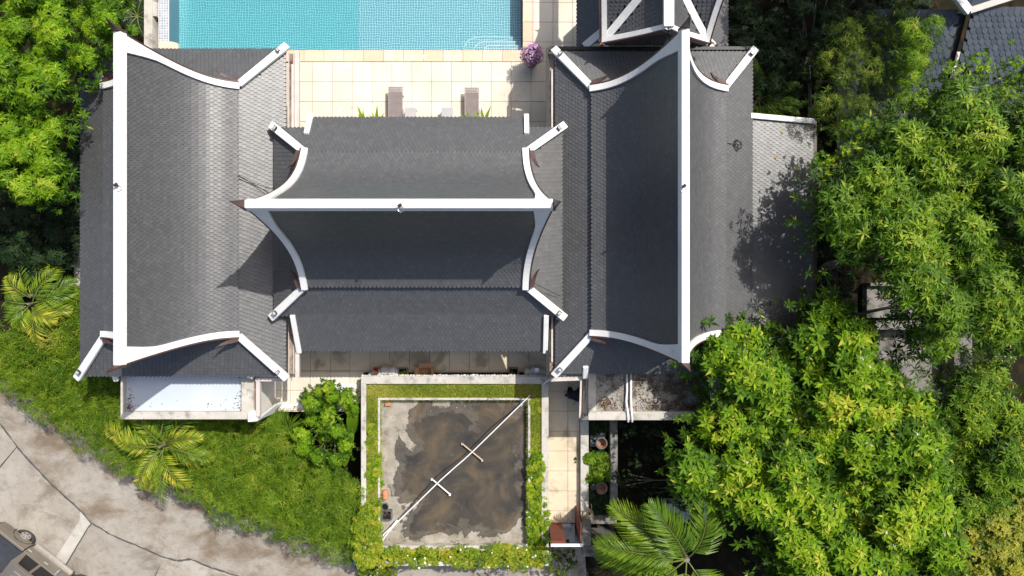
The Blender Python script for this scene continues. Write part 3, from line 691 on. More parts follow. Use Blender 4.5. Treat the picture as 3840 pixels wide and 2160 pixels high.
# cross-gabled pavilion beyond the right house
PX,PY,ph,pzr,pzc=5.03,10.50,1.86,6.0,3.9
pav=thing('pavilion','cruciform dark shingled pavilion roof with crossing white ridges at the top','pavilion',(PX,PY,GZ)); pr=Roof(); pd=MB()
pprof=lambda s: pzc+(pzr-pzc)*(.7*(1-s)+.3*(1-s)**2)
prs=np.linspace(0,1,9)
for k in range(4):
    c,s=round(math.cos(k*math.pi/2)),round(math.sin(k*math.pi/2))
    mp=lambda a,l,z,c=c,s=s:(PX+a*c-l*s, PY+a*s+l*c, z)     # ridge runs along +l from the centre
    lim=lambda a:(abs(a)*1.0+.17, ph+.32*max(0,1-abs(a)/ph)**1.3)
    for sg in (-1,1):
        pp=[(sg*ph*q,pprof(q)) for q in prs]
        pr.add(shingles(pp,lim,mp,.16,.14))
        for q0,q1 in zip(prs[:-1],prs[1:]):
            sheet(pd,[mp(sg*ph*q0,ph*q0,pprof(q0)-.03),mp(sg*ph*q0,ph+.3*(1-q0),pprof(q0)-.03),mp(sg*ph*q1,ph+.3*(1-q1),pprof(q1)-.03),mp(sg*ph*q1,ph*q1,pprof(q1)-.03)])
        bb=MB(); fb=MB()
        for q0,q1 in zip(prs[:-1],prs[1:]):
            bb.beam(mp(sg*ph*q0,ph+.3*(1-q0)**1.3-.06,pprof(q0)-.02),mp(sg*ph*q1,ph+.3*(1-q1)**1.3-.06,pprof(q1)-.02),.18,.10)
            fb.beam(mp(sg*ph*q0,ph+.3*(1-q0)**1.3+.06,pprof(q0)-.14),mp(sg*ph*q1,ph+.3*(1-q1)**1.3+.06,pprof(q1)-.14),.05,.2)
        bb.build('bargeboard',M['white'],pav); fb.build('fascia',M['brown'],pav)
    rc=MB(); rc.beam(mp(0,.0,pzr-.05),mp(0,ph+.26,pzr-.05),.34,.16); rc.build('ridge_cap',M['white'],pav,bevel=.03)
    va=MB()
    for q0,q1 in zip(prs[:-1],prs[1:]): va.beam(mp(ph*q0,ph*q0,pprof(q0)-.02),mp(ph*q1,ph*q1,pprof(q1)-.02),.26,.12)
    va.build('valley_cap',M['white'],pav)
    hf=MB(); p=mp(ph-.02,ph+.02,pzc-.05); dd=Vector(mp(.7,.7,0))-Vector(mp(0,0,0)); horn(hf,p,dd,.30,.16,.10,.22); hf.build('corner_finial',M['rust'],pav)
    sk0,sk1=2.2,2.8
    if k in (0,2): reach=(2.8 if k==0 else 1.55)
    else: reach=2.82
    # low skirt roof round the pavilion
R_=[(PX-2.62,PX+2.98),(8.93,PY+2.8)]
mp=lambda a,l,z:(a,l,z); mq=lambda a,l,z:(l,a,z)
pr.add(shingles([(PX-1.5,3.35),(R_[0][0],2.55)],lambda a:(R_[1][0],R_[1][1]),mp)); pr.add(shingles([(PX+1.5,3.35),(R_[0][1],2.55)],lambda a:(R_[1][0],R_[1][1]),mp))
sheet(pd,[(R_[0][0],R_[1][0],2.52),(R_[0][0],R_[1][1],2.52),(PX-1.5,R_[1][1],3.32),(PX-1.5,R_[1][0],3.32)]); sheet(pd,[(R_[0][1],R_[1][0],2.52),(R_[0][1],R_[1][1],2.52),(PX+1.5,R_[1][1],3.32),(PX+1.5,R_[1][0],3.32)])
pr.add(shingles([(PY-1.2,3.05),(8.95,2.75)],lambda a:(PX-1.5,PX+1.5),mq)); sheet(pd,[(PX-1.5,PY-1.2,3.02),(PX+1.5,PY-1.2,3.02),(PX+1.5,8.95,2.72),(PX-1.5,8.95,2.72)])
pd.build('roof_deck',M['underlay'],pav); pr.finish(pav,M['slate'],200)
for sx in (-1,1):
    hc=MB(); hc.beam((PX+sx*1.75,9.3,3.1),(PX+sx*2.35,8.9,2.75),.26,.12); hc.build('hip_coping',M['white'],pav)
pw=MB(); pw.box(PX-1.3,PX+1.3,PY-1.15,PY+1.3,GZ-.1,3.3); pw.build('wall',M['wall'],pav)

# bluish neighbour roof at the top right
nb=thing('neighbour_house','blue-grey scalloped roof with white hip, half hidden by trees at top right','house',(20.5,10.5,GZ)); nr=Roof(); nd=MB()
hx,hy=W(2432,26,3.2)[:2]
nr.add(shingles([(hy,3.2),(hy-5.5,.6)],lambda a:(hx+.25,hx+7),lambda a,l,z:(l,a,z),.22,.20))
nr.add(shingles([(hy,3.2),(hy-5.5,.6)],lambda a:(hx-3.2,hx-.12),lambda a,l,z:(l-.0,a,z-.25),.22,.20))
sheet(nd,[(hx+.2,hy,3.15),(hx+7,hy,3.15),(hx+7,hy-5.5,.55),(hx+.2,hy-5.5,.55)]); sheet(nd,[(hx-3.2,hy,2.9),(hx+.2,hy,2.9),(hx+.2,hy-5.5,.3),(hx-3.2,hy-5.5,.3)])
nd.build('roof_deck',M['underlay'],nb); nr.finish(nb,M['slate_blue'],200)
h1=MB(); h1.beam((hx,hy-.05,3.2),(hx-1.6,hy+1.1,3.9),.3,.15); h1.build('hip_coping',M['white'],nb)
h1=MB(); h1.beam((hx+.05,hy-.05,3.2),(hx+3.2,hy+.9,3.6),.22,.15); h1.build('ridge_board',M['gutter_rim'],nb)
h1=MB(); h1.box(hx-2.6,hx+6.5,hy-4.6,hy-.5,GZ,.25); h1.build('wall',M['wall'],nb)
h1=MB(); sheet(h1,[(hx-1.7,hy+1.1,3.9),(hx+.05,hy-.02,3.24),(hx+3.3,hy+.9,3.64),(hx+3.3,hy+2.6,4.6),(hx-1.7,hy+2.6,4.6)]); h1.build('upper_roof',M['slate_blue'],nb)

# ------------------------------------------------------------------ flat-roofed annexes
def flat_annex(name,label,x0,x1,y0,y1,ix0,ix1,iy0,zt,zf,parapet,floor):
    r=thing(name,label,'annex',((x0+x1)/2,(y0+y1)/2,GZ))
    w=MB(); w.box(x0+.02,x1-.02,y0+.02,y1,GZ-.1,zf-.1); w.build('wall',M['wall'],r)
    f=MB(); f.box(ix0-.01,ix1+.01,iy0-.01,y1-.01,zf-.1,zf); f.build('roof_floor',floor,r)
    p=MB(); p.box(x0,ix0,y0,y1,zf-.3,zt); p.build('parapet',parapet,r,bevel=.01)
    p=MB(); p.box(ix1,x1,y0,y1,zf-.3,zt-.002); p.build('parapet',parapet,r,bevel=.01)
    p=MB(); p.box(ix0+.001,ix1-.001,y0,iy0,zf-.3,zt-.001); p.build('parapet',parapet,r,bevel=.01)
    return r
zt=2.45
a=W(303,1055,zt); b=W(640,1055,zt); i0=W(318,1033,2.25); i1=W(612,1033,2.25)
la=flat_annex('annex','flat annex roof painted pale blue-white beside the bamboo hedge',a[0],b[0],a[1],-2.45,i0[0],i1[0],i0[1],zt,2.25,M['concrete'],M['roof_paint'])
m=MB(); q0=W(632,903,3.1); q1=W(634,945,2.7); m.beam(q0,q1,.22,.2); m.build('stub_coping',M['white'],la,bevel=.03)
m=MB(); p=W(297,930,2.6); m.beam(W(283,925,2.75),W(296,955,2.5),.18,.14); m.build('stub_coping',M['white'],la,bevel=.03)
# gutter return and white corner piece east of the left annex
m=MB(); q=W(644,950,2.5); q2=W(644,1040,2.5); m.beam(q,q2,.12,.03); m.build('gutter',M['gutter'],la)
m=MB(); m.beam(W(653,952,2.55),W(653,1046,2.55),.14,.18); m.beam(W(647,953,2.55),W(735,953,2.55),.14,.19); m.build('gutter_beam',M['gutter_rim'],la)
m=MB(); m.prism([W(624,1040,2.6)[:2],W(632,1031,2.6)[:2],W(645,1033,2.6)[:2],W(650,1045,2.6)[:2],W(648,1060,2.6)[:2],W(623,1062,2.6)[:2]],2.3,2.62); m.build('corner_cap',M['white'],la,bevel=.03)
m=MB(); a_=W(652,1058,2.4); b_=W(700,1016,.6); m.hexa([(a_[0]-.1,a_[1]-.1,-.4),(b_[0],b_[1]-.12,-.4),(b_[0],b_[1]+.05,-.4),(a_[0]-.1,a_[1]+.1,-.4)],[(a_[0]-.1,a_[1]-.02,2.3),(b_[0],b_[1]-.02,.9),(b_[0],b_[1]+.05,.9),(a_[0]-.1,a_[1]+.1,2.3)]); m.build('wing_wall',M['white'],la)
# porch seen through the gap: dark floor, red timber sill and a pale panel
m=MB(); p0=W(660,962,0); p1=W(692,1012,0); m.box(p0[0]-.1,p1[0],p1[1]-.05,p0[1]+.1,-.04,.02); tag(m.build('doormat',M['red_wood'],bevel=.004),'dark red timber threshold in the gap beside the pale blue roof','threshold')
m=MB(); m.box(p0[0]+.02,p0[0]+.35,p0[1]-.35,p0[1],.02,.5); tag(m.build('storage_chest',M['roof_paint'],bevel=.02),'pale grey lidded chest in the shaded gap beside the pale blue roof','chest')
# white ledges along the lower edge of the paving
m=MB(); p=W(692,1018,0); q=W(905,1030,0); m.box(p[0],q[0]-1.6,p[1]-.14,p[1],GZ-.1,.03); m.box(p[0],q[0]-1.6,p[1]-.26,p[1]-.145,GZ-.1,-.12)
tag(m.build('white_ledge',M['white'],bevel=.01),'white stepped ledge along the paving under the leafy shrub','ledge')
m=MB(); p=W(810,967,0); q=W(905,985,0); m.box(p[0],q[0],q[1]+.12,p[1],GZ-.1,.05); m.box(p[0],q[0],q[1],q[1]+.115,GZ-.1,-.1)
tag(m.build('white_ledge',M['white'],bevel=.01),'white stepped ledge butting against the left corner of the garage wall','ledge')
for nm,x,y,r_ in (('outer',713,982,.1),('inner',711,993,.085)):
    p=W(x,y-8,0); m=MB(); m.tube([(p[0]+r_*math.cos(k/14*6.283),p[1]+.7*r_*math.sin(k/14*6.283),.02) for k in range(15)],.014,6)
    tag(m.build('door_ring',M['white']),'thin white ring on the paving, '+('upper' if nm=='outer' else 'lower')+' of the two','ring','white rings on the paving')

a=W(1480,1057,zt); b=W(1812,1057,zt); i0=W(1498,1033,2.25); i1=W(1790,1033,2.25)
ra=flat_annex('annex','cracked mossy flat annex roof littered with dead leaves', a[0],b[0],a[1],-2.4,i0[0],i1[0],i0[1],zt,2.25,M['concrete'],M['cracked'])
m=MB(); m.beam(W(1472,915,3.05),W(1471,944,2.7),.2,.2); m.build('stub_coping',M['white'],ra,bevel=.03)
m=MB(); m.beam(W(1470,955,2.5),W(1466,1048,2.5),.10,.03); m.build('gutter',M['gutter'],ra)
m=MB(); m.beam(W(1461,955,2.5),W(1458,1050,2.5),.07,.16); m.beam(W(1385,953,2.5),W(1463,950,2.5),.16,.16); m.build('gutter_beam',M['gutter_rim'],ra)
m=MB(); p=W(1468,1051,2.4); m.box(p[0]-.16,p[0]+.16,p[1]-.08,p[1]+.09,2.2,2.5); m.build('gutter_end',M['grey_plastic'],ra,bevel=.02)
for k,x in enumerate((1577,1587)):
    m=MB(); m.tube([W(x,922,2.42),W(x,985,2.34),W(x-2+2*k,1010,2.34),W(x+2,1036,2.50),W(x+3,1060,2.50),W(x+3,1058,1.9)],.045,8)
    tag(m.build('drain_pipe',M['pvc'],smooth=True),'white plastic pipe crossing the cracked annex roof, '+('left' if k==0 else 'right')+' of two','pipe','pipes across the cracked roof')
m=MB(); m.tube([W(1786,925,2.6),W(1787,980,2.6),W(1790,1005,2.55),W(1796,1020,2.5)],.03,8); tag(m.build('conduit',M['pvc'],smooth=True),'thin grey-white conduit curving along the right parapet of the cracked roof','pipe')
def drain(x,y,lab):
    p=W(x,y,2.26); m=MB(); m.lathe((p[0],p[1],2.245),[(.11,0),(.11,.03),(.09,.05),(.02,.06)],16); tag(m.build('roof_drain',M['concrete_dark']),lab,'drain','drains of the cracked roof')
drain(1528,1027,'round roof drain ringed by dead leaves near the left of the cracked roof')

# ------------------------------------------------------------------ garage with planted roof
zt=.70; zf=.30
ox0,ox1=W(908,945,zt)[0],W(1380,945,zt)[0]; oy1,oy0=W(0,947,zt)[1],W(0,1424,zt)[1]
ix0,ix1=W(960,0,zf)[0],W(1328,0,zf)[0]; iy1,iy0=W(0,1003,zf)[1],W(0,1365,zf)[1]
ga=thing('garage','square flat-roofed garage rimmed with grass planters around a stained basin','garage',((ox0+ox1)/2,(oy0+oy1)/2,GZ))
m=MB(); m.box(ox0+.01,ox1-.01,oy0+.01,oy1-.01,GZ-.1,.1); m.build('wall',M['concrete_dark'],ga)
T=.30
for (x0,x1,y0,y1,d) in ((ox0,ox1,oy1-T,oy1,0),(ox0,ox0+.2,oy0,oy1-T-.002,.003),(ox1-.28,ox1,oy0,oy1-T-.002,.002),(ox0+.202,ox1-.282,oy0,oy0+.2,.004)):
    m=MB(); m.box(x0,x1,y0,y1,.1,zt-d); m.build('parapet',M['concrete'],ga,bevel=.015)
K=.09; kz=.64
for (x0,x1,y0,y1,d) in ((ix0-K,ix1+K,iy1,iy1+K,0),(ix0-K,ix1+K,iy0-K*2.2,iy0,.002),(ix0-K,ix0,iy0+.002,iy1-.002,.003),(ix1,ix1+K,iy0+.002,iy1-.002,.004)):
    m=MB(); m.box(x0,x1,y0,y1,.1,kz-d); m.build('inner_kerb',M['concrete'],ga,bevel=.01)
m=MB(); m.box(ix0-.01,ix1+.01,iy0-.01,iy1+.01,.1,zf); m.build('basin_floor',M['basin'],ga)
m=MB(); gz=.52
for (x0,x1,y0,y1) in ((ox0+.2,ox1-.28,iy1+K,oy1-T),(ox0+.2,ix0-K,oy0+.2,iy1+K),(ix1+K,ox1-.28,oy0+.2,iy1+K),(ix0-K,ix1+K,oy0+.2,iy0-K*2.2)): m.box(x0,x1,y0,y1,.1,gz)
m.build('planter_soil',M['soil'],ga)
# rough stones along the back of the garage wall
def stone(parent,c,r,name='stone',flat=.6,n=9):
    m=MB(); vs=[]; f=[]; R=RNG.uniform(.8,1.15,(3,n))
    for i,(rr,zz) in enumerate(((1.0,-.6),(1.0,.25),(.62,.6))):
        for k in range(n):
            a=6.283*k/n; vs.append((c[0]+r*rr*R[i,k]*math.cos(a),c[1]+r*rr*R[i,k]*math.sin(a)*.8,c[2]+r*flat*zz))
    vs.append((c[0],c[1],c[2]+r*flat*.75))
    for i in range(2):
        for k in range(n): f.append((i*n+k,i*n+(k+1)%n,(i+1)*n+(k+1)%n,(i+1)*n+k))
    for k in range(n): f.append((2*n+k,2*n+(k+1)%n,3*n))
    m.add(vs,f,RNG.uniform(.2,1)); return m.build(name,M['rock'],parent)
x=ox0+.05
while x<ox1-.08:
    r_=RNG.uniform(.05,.085); stone(ga,(x,oy1+.015+RNG.uniform(-.01,.02),zt-.06+RNG.uniform(-.05,.04)),r_); x+=r_*1.75
for (x,y,r_,z) in ((948,936,.24,.58),(965,931,.28,.56),(985,934,.26,.55),(935,942,.18,.62),(1330,935,.20,.5),(1350,933,.26,.5),(1366,936,.16,.55)):
    p=W(x,y,.6); stone(ga,(p[0],p[1]-.05,z-.2),r_,'boulder',1.0)
# pipe laid across the roof, two timber props
pz=.70
m=MB(); pts=[W(1334,994,pz+.02),W(1325,1003,pz),W(1190,1135,.52),W(1165,1158,.50),W(1145,1175,.51),W(1108,1208,.52),W(1000,1313,.60),W(982,1333,.68),W(967,1352,.70),W(960,1368,.66)]
m.tube(pts,.027,8); pipe=m.build('roof_pipe',M['pvc'],smooth=True); tag(pipe,'long white plastic pipe lying corner to corner across the garage basin','pipe')
m=MB(); m.tube([W(1000,1308,.62),W(985,1326,.70),W(966,1343,.72),W(958,1366,.68)],.03,8); tag(m.build('roof_pipe',M['pvc'],smooth=True),'short white pipe beside the long one at the basin lower left corner','pipe')
m=MB(); m.tube([W(1334,998,.66),W(1240,1072,.46),W(1165,1148,.44),W(1100,1197,.44),W(1040,1265,.44),W(985,1325,.62)],.012,6); tag(m.build('roof_cable',M['cable']),'thin dark cable running alongside the long white pipe','cable')
for lab,(p0,p1) in (('upper',((1163,1116),(1213,1157))),('lower',((1087,1205),(1132,1243)))):
    m=MB(); m.beam(W(*p0,.42),W(*p1,.42),.05,.04)
    p=W(p0[0],p0[1],.3); q=W(p1[0],p1[1],.3)
    for e in (p,q): m.box(e[0]-.04,e[0]+.04,e[1]-.04,e[1]+.04,.30,.42)
    tag(m.build('timber_prop',M['hose'] if lab=='upper' else M['white'],bevel=.006),lab+' of two pale crossbars under the long white pipe','crossbar','crossbars under the roof pipe')
m=MB(); m.tube([W(1366,967,.74),W(1378,957,.85),W(1390,951,1.6),W(1400,945,2.5),W(1425,945,2.62)],.04,8); tag(m.build('roof_pipe',M['pvc'],smooth=True),'white pipe bending from the garage corner up to the right house gutter','pipe')
# things stacked on the garage roof
p=W(970,1240,.36); m=MB(); c=(p[0],p[1],.30)
def pot(name,label,c,r,h,mat,tilt=None,cat='pot',group=None):
    t=thing(name,label,cat,c,group); m=MB()
    m.lathe(c,[(r*.72,0),(r*.95,h*.8),(r*1.05,h*.82),(r*1.05,h),(r*.9,h),(r*.82,h*.75),(r*.6,h*.12)],20); m.build('pot_body',mat,t,smooth=False)
    m=MB(); m.lathe((c[0],c[1],c[2]+h*.62),[(r*.78,0),(r*.8,.02)],16); m.build('soil',M['soil'],t); return t
def lying_pot(label,p,r,h,ang,mat):
    t=thing('terracotta_jar',label,'jar',(p[0],p[1],.30)); m=MB(); d=Vector((math.cos(ang),math.sin(ang),0)); c=Vector((p[0],p[1],.30+r))
    prof=[(0,.62),(.25,.9),(.6,1.0),(.82,.82),(.9,.98),(1.0,1.0),(1.0,.84),(.88,.66),(.5,.8),(.2,.6)]
    m.tube([tuple(c+d*h*f) for f,_ in prof[:6]],[r*q for _,q in prof[:6]],16,cap=False); m.tube([tuple(c+d*h*f) for f,_ in prof[5:]],[r*q for _,q in prof[5:]],16,cap=False)
    m.tube([tuple(c),tuple(c+d*.01)],r*.6,16); m.build('jar_body',mat,t,smooth=True)
p=W(968,1232,.4); lying_pot('orange terracotta jar lying on its side on the garage roof',p,.13,.34,-math.pi/2+.1,M['terracotta'])
p=W(970,1272,.35); pot('grey_pot','round grey plastic pot between the orange jar and the grey crate',(p[0],p[1],.30),.15,.26,M['grey_plastic'])
p=W(974,1294,.4); ct=thing('crate','square grey plastic crate of flower pots on the garage roof','crate',(p[0],p[1],.30)); cx,cy=p[0],p[1]; s_=.20
m=MB(); m.box(cx-s_,cx+s_,cy-s_,cy+s_,.30,.32); m.build('crate_base',M['grey_plastic'],ct)
for (x0,x1,y0,y1) in ((-s_,s_,s_-.03,s_),(-s_,s_,-s_,-s_+.03),(-s_,-s_+.03,-s_+.031,s_-.031),(s_-.03,s_,-s_+.031,s_-.031)):
    m=MB(); m.box(cx+x0,cx+x1,cy+y0,cy+y1,.321,.56); m.build('crate_side',M['grey_plastic'],ct)
for k,(dx,dy,mt) in enumerate(((-.08,.05,'grey_plastic'),(.09,.06,'red_wood'),(-.05,-.10,'black'),(.08,-.09,'black'))):
    pot('flower_pot',('small grey','small red','small black left-hand','small black right-hand')[k]+' flower pot inside the grey crate',(cx+dx,cy+dy,.322),.07,.14,M[mt],group='pots in the grey crate')
p=W(975,1014,.4); m=MB(); m.box(p[0]-.12,p[0]+.12,p[1]-.13,p[1]+.02,.30,.36); m.box(p[0]-.1,p[0]+.13,p[1]-.12,p[1]+.0,.362,.42); tag(m.build('brick_pile',M['terracotta'],bevel=.008),'small heap of orange bricks in the basin upper left corner','bricks')
p=W(984,1232,.35); t=thing('folded_stool','rusty folded metal stand behind the orange jar','stand',(p[0],p[1],.3))
m=MB(); m.tube([(p[0]-.1,p[1]+.22,.42),(p[0]+.02,p[1]+.2,.42),(p[0]+.05,p[1]-.05,.40),(p[0]+.03,p[1]-.28,.36)],.014,6); m.build('frame_tube',M['frame'],t)
m=MB(); m.tube([(p[0]+.09,p[1]+.1,.33),(p[0]+.1,p[1]-.05,.33),(p[0]+.07,p[1]-.3,.33)],.014,6); m.build('frame_tube',M['frame'],t)
m=MB(); m.tube([(p[0]-.1,p[1]+.16,.43),(p[0]+.02,p[1]+.14,.43)],.012,6); m.build('frame_tube',M['frame'],t)

# ------------------------------------------------------------------ path on the right: kerb walls, planter, gate
def px3(x,y,z=0.0): return N(1920+x/1.767,1340+y/1.767,z)
m=MB(); x0=2.77; x1=px3(508,0,.3)[0]; y0=px3(0,1085,.3)[1]; y1=px3(0,420,.3)[1]; m.box(x0,x1,y0,y1,GZ-.1,.30)
tag(m.build('planter_wall',M['concrete'],bevel=.012),'long concrete kerb wall between the right-hand path and the planter','wall')
w2a=px3(652,0,.4)[0]; w2b=px3(700,0,.4)[0]; m=MB(); m.box(w2a,w2b,px3(0,960,.4)[1],px3(0,415,.4)[1],GZ-.1,.40)
tag(m.build('planter_wall',M['concrete_dark'],bevel=.012),'narrow dark concrete wall on the far side of the planter','wall')
m=MB(); m.box(x1+.002,w2a-.002,px3(0,1040,0)[1],px3(0,420,0)[1],GZ-.05,-.25); struct(m.build('planter_bed',M['soil']))
m=MB(); m.box(x1,w2b,px3(0,1105,.2)[1],px3(0,1050,.2)[1],GZ-.1,.2); tag(m.build('planter_wall',M['concrete_dark'],bevel=.012),'short dark concrete end wall closing the planter beside the coiled hose','wall')
def chimney(cx,cy,label,pt):
    t=thing('chimney_pot',label,'chimney',(cx,cy,-.25),'vent pots in the planter')
    m=MB(); m.box(cx-.40,cx+.20,cy-.22,cy+.36,-.25,.02); m.build('base_plate',M['grey_plastic'],t,bevel=.01)
    m=MB(); m.lathe((cx,cy,.021),[(.19,0),(.20,.30),(.235,.31),(.235,.36),(.20,.36),(.17,.02)],24); m.build('rim',M['concrete_dark'],t)
    m=MB(); m.tube([(cx,cy,.03),(cx,cy,.36)],[.150,.185],24,cap=False); m.build('lining',M['terracotta'],t)
    for k,(dx,dy) in enumerate(pt):
        m=MB(); m.lathe((cx+dx,cy+dy,.02),[(.05,0),(.05,.02),(.02,.025)],14); m.build('bolt_cap',M['metal'],t)
p=px3(592,567,.3); chimney(p[0],p[1],'terracotta-lined vent pot on a grey plate, nearer the annex',((.03,.30),(-.30,-.05)))
p=px3(592,865,.3); chimney(p[0],p[1],'terracotta-lined vent pot on a grey plate, nearer the coiled hose',((.03,.30),(-.28,.30),(-.30,.02)))
# gate
gy=-9.58; gt=thing('gate','red-brown two-leaf timber gate in a white frame at the foot of the path','gate',(2.05,gy,-.02))
l=MB(); l.box(1.48,2.03,gy-.02,gy+.02,0.02,2.15); lf=l.build('gate_leaf',M['red_wood'],gt); tag(lf,'closed left leaf')
for k in range(6):
    s=MB(); s.box(1.49+k*.09,1.565+k*.09,gy+.0205,gy+.032,.10,2.0); s.build('board',M['red_wood'],lf)
for zz in (.18,1.9):
    for k in range(5):
        s=MB(); s.box(1.51+k*.09,1.555+k*.09,gy+.0325,gy+.036,zz,zz+.10); s.build('slot',M['black'],lf)
hx0,hy0=2.58,gy+.0; fx,fy=2.61,gy+.72
l=MB(); l.beam((hx0,hy0+.03,.02),(fx,fy,.02),.03,.06); l.beam((hx0,hy0+.03,2.1),(fx,fy,2.1),.03,.06); lf=l.build('gate_leaf',M['red_wood'],gt); tag(lf,'open right leaf')
for k in range(9):
    f=(k+.5)/9; x_=hx0+(fx-hx0)*f; y_=hy0+.03+(fy-hy0-.03)*f
    s=MB(); s.beam((x_,y_-.032,.085),(x_,y_-.032,2.09),.024,.06,up=(0,1,0)); s.build('board',M['red_wood'],lf)
m=MB(); m.box(1.46,2.66,gy-.14,gy-.04,2.17,2.25); m.build('top_rail',M['white'],gt); 
m=MB(); m.box(2.64,2.72,gy-.12,gy-.03,GZ,2.16); m.build('gate_post',M['metal'],gt)
m=MB(); m.box(1.48,2.4,gy-.16,gy-.03,-.3,.08); m.box(1.48,2.6,gy-.9,gy-.17,GZ-.05,-.35); tag(m.build('doorstep',M['concrete'],bevel=.01),'concrete doorstep and landing under the red-brown gate','step')
m=MB(); m.box(2.75,3.1,gy-.55,gy+.45,GZ-.1,1.1); m.box(2.78,4.3,gy-.95,gy-.56,GZ-.1,1.12); tag(m.build('gate_wall',M['concrete_dark'],bevel=.02),'L-shaped dark concrete wall right of the red-brown gate','wall')
p=px3(502,1040,.32); m=MB()
for r_,zz in ((.21,.33),(.185,.365),(.16,.34),(.20,.395),(.13,.37),(.105,.34),(.17,.42)):
    ox,oy=RNG.uniform(-.02,.02,2); m.tube([(p[0]+ox+r_*math.cos(k/20*6.283),p[1]+oy+r_*math.sin(k/20*6.283),zz) for k in range(21)],.014,6,cap=False)
m.tube([(p[0]+.12,p[1]+.2,.36),(p[0]+.16,p[1]+.32,.34),(p[0]+.12,p[1]+.42,.32)],.014,6); tag(m.build('garden_hose',M['hose'],smooth=True),'coiled beige garden hose lying on the kerb wall above the gate','hose')

# ------------------------------------------------------------------ furniture on the terrace
def lounger(label,u,v):
    x,y,_=N(u,v,.38); t=thing('sun_lounger',label,'sun lounger',(x,y-1.0,0),'sun loungers on the terrace'); w=.575; Lh=1.95; y1=y; y0=y-Lh; xa,xb=x-w/2,x+w/2
    for (p,q) in (((xa+.02,y0,.34),(xa+.02,y1,.34)),((xb-.02,y0,.34),(xb-.02,y1,.34)),((xa+.041,y1-.02,.34),(xb-.041,y1-.02,.34)),((xa+.041,y0+.02,.34),(xb-.041,y0+.02,.34))):
        m=MB(); m.beam(p,q,.04,.045); m.build('frame_rail',M['frame'],t)
    m=MB(); m.box(xa+.041,xb-.041,y0+.05,y1-.20,.355,.368); m.build('sling',M['sling'],t)
    m=MB(); m.box(xa+.05,xb-.05,y1-.19,y1-.06,.36,.40); m.build('headrest',M['frame'],t,bevel=.015)
    for sx in (xa+.02,xb-.02):
        for yy in (y0+.25,y1-.3):
            m=MB(); m.tube([(sx,yy,0),(sx,yy,.34)],.02,8); m.build('leg',M['frame'],t)
    m=MB(); m.tube([(xb+.02,y1-.9,.34),(xb+.05,y1-.95,.50),(xb+.05,y1-1.35,.50),(xb+.02,y1-1.4,.34)],.016,6); m.build('arm',M['frame'],t)
lounger('taupe sun lounger left of the two side tables',1483,325); lounger('taupe sun lounger right of the two side tables',1769,328)
for lab,u in (('left',1539),('right',1677)):
    x,y,_=N(u,403,.42); t=thing('side_table','square grey side table beside the '+lab+' sun lounger','side table',(x,y-.22,0),'side tables on the terrace')
    m=MB(); m.box(x-.23,x+.23,y-.45,y,.38,.42); m.build('table_top',M['table'],t,bevel=.01)
    for dx in (-.19,.19):
        for dy in (-.04,-.41):
            m=MB(); m.box(x+dx-.018,x+dx+.018,y+dy-.018,y+dy+.018,0,.38); m.build('leg',M['table'],t)
# rear yard bits
p=N(1340+1820/7.16,1360+250/7.16,.3); t=thing('cardboard_box','open brown cardboard box on the paving behind the garage wall','box',(p[0],p[1],0)); hx_,hy_,hh=.25,.18,.30
m=MB(); m.box(p[0]-hx_,p[0]+hx_,p[1]-hy_,p[1]+hy_,0,.012); m.build('bottom',M['card'],t)
for (x0,x1,y0,y1) in ((-hx_,hx_,hy_-.01,hy_),(-hx_,hx_,-hy_,-hy_+.01),(-hx_,-hx_+.01,-hy_+.011,hy_-.011),(hx_-.01,hx_,-hy_+.011,hy_-.011)):
    m=MB(); m.box(p[0]+x0,p[0]+x1,p[1]+y0,p[1]+y1,.0125,hh); m.build('side',M['card'],t)
for (a,b,c,d) in (((-hx_,hy_,hh),(hx_,hy_,hh),(hx_,hy_+.19,hh+.03),(-hx_,hy_+.19,hh+.03)),((-hx_,-hy_,hh),(-hx_,hy_,hh),(-hx_-.18,hy_,hh-.02),(-hx_-.18,-hy_,hh-.02)),((hx_,-hy_,hh),(hx_,hy_,hh),(hx_+.10,hy_,hh-.15),(hx_+.10,-hy_,hh-.15))):
    m=MB(); v=[(p[0]+q[0],p[1]+q[1],q[2]) for q in (a,b,c,d)]; m.add(v+[(q[0],q[1],q[2]+.006) for q in v],[(3,2,1,0),(4,5,6,7),(0,1,5,4),(1,2,6,5),(2,3,7,6),(3,0,4,7)]); m.build('flap',M['card'],t)
def trough(label,u,v,w,d):
    p=N(u,v,.25); t=thing('planter_box',label,'planter',(p[0],p[1],0),'dark planter boxes behind the garage wall'); 
    for (x0,x1,y0,y1) in ((-w,w,d-.03,d),(-w,w,-d,-d+.03),(-w,-w+.03,-d+.031,d-.031),(w-.03,w,-d+.031,d-.031)):
        m=MB(); m.box(p[0]+x0,p[0]+x1,p[1]+y0,p[1]+y1,0,.28); m.build('side',M['concrete_dark'],t)
    m=MB(); m.box(p[0]-w+.031,p[0]+w-.031,p[1]-d+.031,p[1]+d-.031,.0,.2); m.build('soil',M['soil'],t); return t,p
tr1,tp1=trough('dark planter box with a lime-green plant, left of the cardboard box',1340+1225/7.16,1360+280/7.16,.19,.2)
tr2,tp2=trough('dark planter box with sparse grass, right of the cardboard box',1840+740/8.587,1360+330/8.587,.18,.2)
p=N(1340+500/7.16,1360+210/7.16,.9); t=thing('birdhouse','small brown wooden house on the boulders behind the garage','birdhouse',(p[0],p[1],.7))
for (x0,x1,y0,y1) in ((-.11,.11,.08,.1),(-.11,.11,-.1,-.08),(-.11,-.09,-.079,.079),(.09,.11,-.079,.079)):
    m=MB(); m.box(p[0]+x0,p[0]+x1,p[1]+y0,p[1]+y1,.68,.9); m.build('side',M['red_wood'],t)
